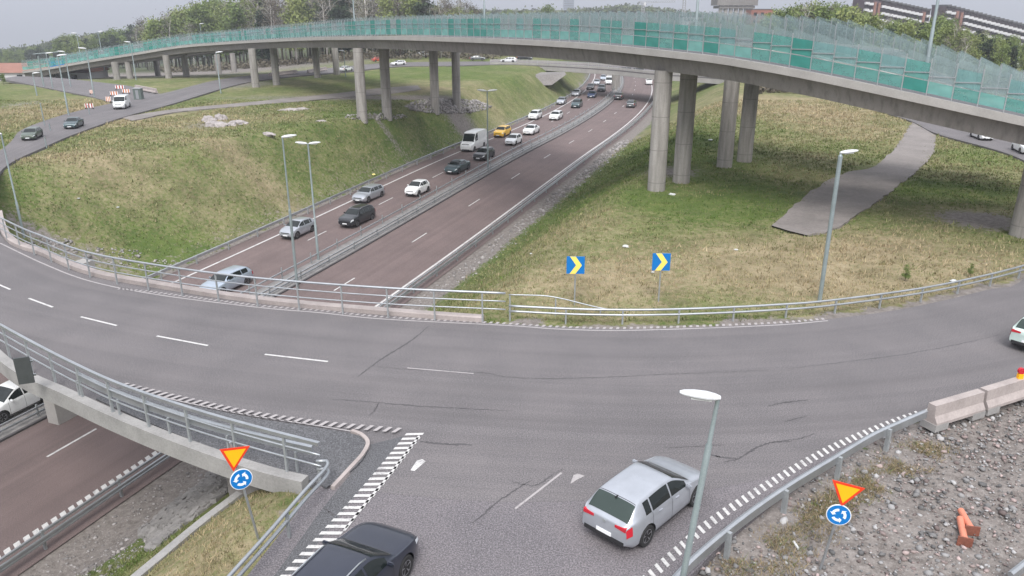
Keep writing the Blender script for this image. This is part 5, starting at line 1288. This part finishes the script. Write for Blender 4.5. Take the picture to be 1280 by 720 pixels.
for x, yt, jib, lb, n in [(803, 3, (797, 843), 'tower crane with a long level jib above the distant ridge', 14), (854, -12, (846, 900), 'second tower crane whose mast leaves the top of the frame', 18)]:
    A = at(x, 24, 480); r = empty('tower_crane', (A.x, A.y, 0)); tag(r, lb, 'crane', 'tower cranes on the horizon'); zt_ = at(x, yt, 480).z; mb = MB(); lattice(mb, (0,0,0), (0,0,zt_), .8, n, .16); mb.build('mast', 'crane_steel', r)
    k_ = 480/FPX; mb = MB(); lattice(mb, ((jib[0]-x)*k_,0,zt_), ((jib[1]-x)*k_,0,zt_+.6), .45, 16, .12); mb.build('jib', 'crane_steel', r); mb = MB(); mb.box((.8,-.8,zt_-1), (1.4,1.4,1.8)); mb.build('cab', 'apartment_white', r)
A = pix(12, 98); r = empty('red_roof_house', (A.x-8, A.y+24, base_level(A.x-8, A.y+24)-.5)); tag(r, 'low red-roofed house at the left end of the flyover', 'house'); mb = MB(); mb.box((0,0,1.2), (26,9,2.4)); mb.build('wall', 'apartment_white', r)
mb = MB(); mb.v = [(-13.5,-5,2.3),(13.5,-5,2.3),(13.5,5,2.3),(-13.5,5,2.3),(-13.5,0,4.1),(13.5,0,4.1)]; mb.f = [(0,1,5,4),(3,4,5,2),(0,4,3),(1,2,5),(0,3,2,1)]; mb.build('roof', 'apartment_brick', r)
for i in range(6): mb = MB(); mb.box((-10+4*i, -4.52, 1.3), (1.2, .1, 1.1)); mb.build('window', 'car_glass', r)

# ------------------------------------------------------------ rocks, gravel, grass
def rock_mesh(rr):
    bm = bmesh.new(); bmesh.ops.create_icosphere(bm, subdivisions=1, radius=1); v = np.array([q.co[:] for q in bm.verts]); f = [tuple(q.index for q in p.verts) for p in bm.faces]; bm.free(); return v, f
def boulder(x, y, sx, sy, sz, lb, seed, S=T):
    p = pix(x, y, S, 0); bm = bmesh.new(); bmesh.ops.create_icosphere(bm, subdivisions=3, radius=1); r2 = random.Random(seed); ph = [r2.uniform(0, 6) for _ in range(6)]
    for v in bm.verts:
        c = v.co.copy(); k = 1+.22*math.sin(3.1*c.x+ph[0])*math.sin(2.7*c.y+ph[1])+.12*math.sin(7*c.x+ph[2]+3*c.z)*math.sin(6*c.y+ph[3])+.05*math.sin(17*c.x+ph[4])*math.sin(15*c.y+ph[5]+9*c.z)
        k = round(k*9)/9*r2.uniform(.9, 1.06); v.co = Vector((c.x*sx, c.y*sy, c.z*sz))*k
    me = bpy.data.meshes.new('boulder'); bm.to_mesh(me); bm.free(); me.materials.append(MATS['stone_pale']); o = bpy.data.objects.new('boulder', me); COL.objects.link(o); o.location = p; tag(o, lb, 'rock'); return o
for i, (x, y, a, b_, c, lb) in enumerate([(262,152,1.4,.9,.8,'pale jagged rock on the left grass, leftmost of the outcrop'),(271,158,1.6,1.1,.8,'pale jagged rock lower in the outcrop on the left grass'),(276,150,1.1,.9,.9,'pale upright rock at the back of the outcrop on the left grass'),(298,155,1.5,1.0,.6,'pale flat rock standing apart right of the outcrop'),(290,157,.9,.7,.5,'small brown-edged rock between the outcrop and the flat rock'),
    (361,138,2.2,.8,.35,'flat pale slab beside the foot path'),(378,137,1.4,.7,.35,'second flat pale slab right of the first beside the foot path'),(334,168,1.4,.6,.3,'low pale slab in the grass left of the first lamp pole'),(402,152,.9,.4,.25,'small flat slab in the grass left of the front middle piers'),(133,352,0,0,0,'')]):
    if a: boulder(x, y, a*.72, b_*.72, c*.8, lb, i)
def scatter(name, kindm, pts, sizes, tones, label):
    v0, f0 = rock_mesh(None); f0 = np.array(f0); n = len(pts); r2 = np.random.default_rng(9)
    sc_ = sizes[:, None, None]*r2.uniform(.6, 1.25, (n, 1, 3)); V_ = v0[None]*r2.uniform(.5, 1.3, (n, len(v0), 1))*sc_*np.array([1, 1, .7]); a = r2.uniform(0, 6.28, n); c_, s2 = np.cos(a)[:, None], np.sin(a)[:, None]
    V_ = np.stack([V_[..., 0]*c_-V_[..., 1]*s2, V_[..., 0]*s2+V_[..., 1]*c_, V_[..., 2]], -1)+pts[:, None, :]
    F_ = (f0[None]+np.arange(n)[:, None, None]*len(v0)).reshape(-1, 3); me = bpy.data.meshes.new(name); V_ = V_.reshape(-1, 3)
    me.vertices.add(len(V_)); me.vertices.foreach_set('co', V_.ravel()); me.loops.add(F_.size); me.loops.foreach_set('vertex_index', F_.ravel()); me.polygons.add(len(F_)); me.polygons.foreach_set('loop_start', np.arange(0, F_.size, 3)); me.polygons.foreach_set('loop_total', np.full(len(F_), 3)); me.update(calc_edges=True)
    ca = me.color_attributes.new('tone', 'FLOAT_COLOR', 'POINT'); tc_ = np.repeat(np.concatenate([tones, np.ones((n, 1))], 1), len(v0), 0); ca.data.foreach_set('color', tc_.astype(np.float32).ravel())
    me.materials.append(MATS[kindm]); o = bpy.data.objects.new(name, me); COL.objects.link(o); tag(o, label, kind='stuff'); return o
def in_outer(X, Y): return inside_poly(outer, X, Y)
r2 = np.random.default_rng(21)
n = 110000; X = r2.uniform(2, 34, n); Y = r2.uniform(8, 36, n)
ep = jlp+jrp[::-1]
dgr = np.array([min((q-Vector((x, y, 0))).length for q in outer_raw[::6]) for x, y in zip(X[:1], Y[:1])])
ok = ~in_outer(X, Y) & ~inside_poly(ep, X, Y) & ((X/Y) < .80)
dn = np.array([.5+.5*math.sin(x*.9+1.7*math.sin(y*.7))*math.sin(y*1.1+x*.3) for x, y in zip(X, Y)]); ok &= r2.random(n) < (.25+.75*dn)
X, Y = X[ok], Y[ok]; dist = np.hypot(X, Y); keep = r2.random(len(X)) < np.clip(32/dist, 0, 1)**2; X, Y = X[keep], Y[keep]; n = len(X)
sz = np.clip(np.exp(r2.normal(-3.65, .6, n)), .010, .11); big = r2.random(n) < .006; sz[big] *= 2.0; sz = np.minimum(sz, .17)
Z = np.array([T(x, y) for x, y in zip(X, Y)])+sz*.15+.02
g_ = (.11+.30*r2.random(n)**1.7)[:, None]; pk = r2.random((n, 1)) < .35; tones = np.where(pk, g_*np.array([[1.1, .88, .84]]), g_*np.array([[1.0, .98, .98]]))
scatter('gravel', 'stone_tone', np.stack([X, Y, Z], 1), sz, tones, 'grey and pink stones strewn over the near right bank')
# rubble: along the empty carriageway verge, beneath the piers, beside the left ring
P_ = []
for i in range(1600):
    y = r2.uniform(50, 120); d_ = abs(r2.normal(0, 1.1))+2.3; c_ = 1/math.sqrt(1+slope(y)**2); P_.append((xre(y)+d_/c_, y))
for (x, y, rx, ry, n_) in [(560,133,52,9,2600),(470,146,40,4,300),(120,318,60,9,160),(60,303,30,6,90),(180,330,50,6,90)]:
    for i in range(n_):
        a, q = r2.uniform(0, 6.28), math.sqrt(r2.random()); p = pix(x+rx*q*math.cos(a), y+ry*q*math.sin(a), T); P_.append((p.x, p.y))
for i in range(4500):
    y = r2.uniform(20, 44); d_ = r2.uniform(2.2, 9.5); P_.append((xre(y)+d_*1.05, y))
P_ = np.array(P_); n = len(P_); P_ = P_[~(inside_poly(outer, P_[:, 0], P_[:, 1]) & ~inside_poly(inner, P_[:, 0], P_[:, 1]) & (lat_ok if False else np.ones(n, bool))) | (P_[:, 1] < 44)]; n = len(P_)
sz = np.clip(np.exp(r2.normal(-2.75, .5, n)), .03, .38)*np.clip(np.hypot(P_[:, 0], P_[:, 1])/60, .55, 2.0); Z = np.array([T(x, y) for x, y in P_])+sz*.1
g_ = r2.uniform(.14, .38, n)[:, None]; scatter('rubble', 'stone_tone', np.concatenate([P_, Z[:, None]], 1), sz, g_*np.array([[1.03, .97, .95]]), 'loose stones on the verges and below the flyover piers')
# grass tufts
def tufts(n, seed):
    r3 = np.random.default_rng(seed); Y = 12+(118-12)*r3.random(n)**1.25; X = r3.uniform(-.75, .75, n)*Y*1.0
    s_ = np.array([slope(y) for y in Y]); c_ = 1/np.sqrt(1+s_**2); w_ = np.interp(Y, YT, _W); xr2 = np.interp(Y, YT, _X); D = (np.abs(X-(xr2-w_/2))-w_/2)*c_; rt = X > xr2-w_/2
    dr_, di_, _ = zone_at(X, Y, D, rt, 0)
    ok = (D > np.where(rt, 3.3, 1.9)) & ~(inside_poly(outer, X, Y) & ~inside_poly(inner, X, Y)) & (r3.random(n) > di_*1.5) & ~inside_poly(ep, X, Y)
    tr_ = [pix(*q) for q in [(1140,152),(1108,195),(1056,215),(985,262),(964,281),(1010,292),(1045,284),(1096,250),(1148,210),(1170,168)]]; fp_ = [pix(*q) for q in [(150,146),(215,136),(300,128),(420,116),(523,106),(526,111),(430,121),(300,132),(165,150)]]
    ok &= ~inside_poly(tr_, X, Y) & ~inside_poly(fp_, X, Y)
    X, Y, dr_, di_ = X[ok], Y[ok], dr_[ok], di_[ok]; n = len(X); Z = np.array([T(x, y) for x, y in zip(X, Y)])
    dist = np.hypot(X, Y); f = np.clip(dist/45, .4, 2.2)
    vn = np.array([.5+.5*math.sin(x*.45+2*math.sin(y*.21))*math.cos(y*.37+1.3*math.sin(x*.19)) for x, y in zip(X, Y)])
    dryp = np.clip(dr_*.85+.5*(vn-.5)+r3.normal(0, .2, n), 0, 1)[:, None]
    col = (1-dryp)*np.array([[.10, .15, .036]])+dryp*np.array([[.37, .295, .19]]); col *= r3.uniform(.7, 1.3, (n, 1))
    h = (r3.uniform(.04, .13, n)+.14*dryp[:, 0]*r3.random(n)**2)*f**.5*(1+.9*(r3.random(n) < .03))
    a = r3.uniform(0, PI, (n, 3)); wd = .028*f[:, None]*r3.uniform(.7, 1.6, (n, 3)); lean = r3.normal(0, .45, (n, 3, 2))*h[:, None, None]; o = r3.normal(0, .10, (n, 3, 2))*f[:, None, None]
    B = np.stack([X, Y, Z], 1)[:, None, :].repeat(3, 1); B[:, :, :2] += o; dx = np.stack([np.cos(a)*wd, np.sin(a)*wd, np.zeros_like(a)], -1)
    tip = B.copy(); tip[:, :, :2] += lean; tip[:, :, 2] += h[:, None]; B[:, :, 2] -= .03
    V_ = np.stack([B-dx, B+dx, tip], 2).reshape(-1, 3); return V_, np.repeat(col, 9, 0)
V_, C_ = tufts(125000, 4)
me = bpy.data.meshes.new('grass'); nf = len(V_)//3; me.vertices.add(len(V_)); me.vertices.foreach_set('co', V_.ravel()); me.loops.add(len(V_)); me.loops.foreach_set('vertex_index', np.arange(len(V_))); me.polygons.add(nf); me.polygons.foreach_set('loop_start', np.arange(0, nf*3, 3)); me.polygons.foreach_set('loop_total', np.full(nf, 3)); me.update(calc_edges=True)
ca = me.color_attributes.new('tone', 'FLOAT_COLOR', 'POINT'); ca.data.foreach_set('color', np.concatenate([C_, np.ones((len(C_), 1))], 1).astype(np.float32).ravel()); me.materials.append(MATS['blade'])
o = bpy.data.objects.new('grass', me); COL.objects.link(o); tag(o, 'green and straw coloured rough grass', kind='stuff')

# weeds and dry stalks on the near right bank
r4 = np.random.default_rng(31); gA = [pix(*q) for q in [(860,770),(905,712),(960,665),(1010,630),(1065,600),(1110,572),(1150,548)]]; gB = [pix(*q) for q in [(960,770),(990,712),(1030,665),(1075,625),(1120,595),(1160,570),(1190,552)]]
gAs, _ = smooth_path(gA, 60); gBs, _ = smooth_path(gB, 60); vs_, cs_ = [], []
for i in range(5200):
    k = r4.integers(0, 60); f = r4.random()**1.5; p = gAs[k].lerp(gBs[k], f); x, y = p.x+r4.normal(0, .2), p.y+r4.normal(0, .2)
    if math.sin(x*1.9+y)*math.sin(y*2.3) < -.35: continue
    z = T(x, y); green = r4.random() < .16; c = np.array([.13, .16, .06] if green else [.27, .215, .13])*r4.uniform(.6, 1.25); h = r4.uniform(.04, .16)
    for q in range(3):
        a = r4.uniform(0, PI); ox, oy_ = r4.normal(0, .04, 2); lx, ly = r4.normal(0, h*.8, 2); w_ = r4.uniform(.006, .014)
        vs_ += [(x+ox-math.cos(a)*w_, y+oy_-math.sin(a)*w_, z), (x+ox+math.cos(a)*w_, y+oy_+math.sin(a)*w_, z), (x+ox+lx, y+oy_+ly, z+h)]; cs_ += [c]*3
me = bpy.data.meshes.new('weeds'); me.from_pydata(vs_, [], [(3*i, 3*i+1, 3*i+2) for i in range(len(vs_)//3)]); ca = me.color_attributes.new('tone', 'FLOAT_COLOR', 'POINT'); ca.data.foreach_set('color', np.concatenate([np.array(cs_), np.ones((len(cs_), 1))], 1).astype(np.float32).ravel())
me.materials.append(MATS['blade']); o = bpy.data.objects.new('weeds', me); COL.objects.link(o); tag(o, 'dry brown weeds along the crash barrier on the near right bank', kind='stuff')
# ------------------------------------------------------------ haze over the far land
hm = bpy.data.materials.new('haze_air'); hm.use_nodes = True; t = hm.node_tree; t.nodes.clear(); ho = t.nodes.new('ShaderNodeOutputMaterial'); pv = t.nodes.new('ShaderNodeVolumePrincipled')
pv.inputs['Color'].default_value = (.80, .83, .90, 1); pv.inputs['Density'].default_value = .00052; pv.inputs['Anisotropy'].default_value = .2; t.links.new(pv.outputs[0], ho.inputs['Volume']); MATS['haze_air'] = hm
mb = MB(); mb.box((0, 2450, -105), (8200, 5200, 330)); hz = mb.build('haze', 'haze_air'); tag(hz, 'thin pale haze over the far woods', kind='stuff')
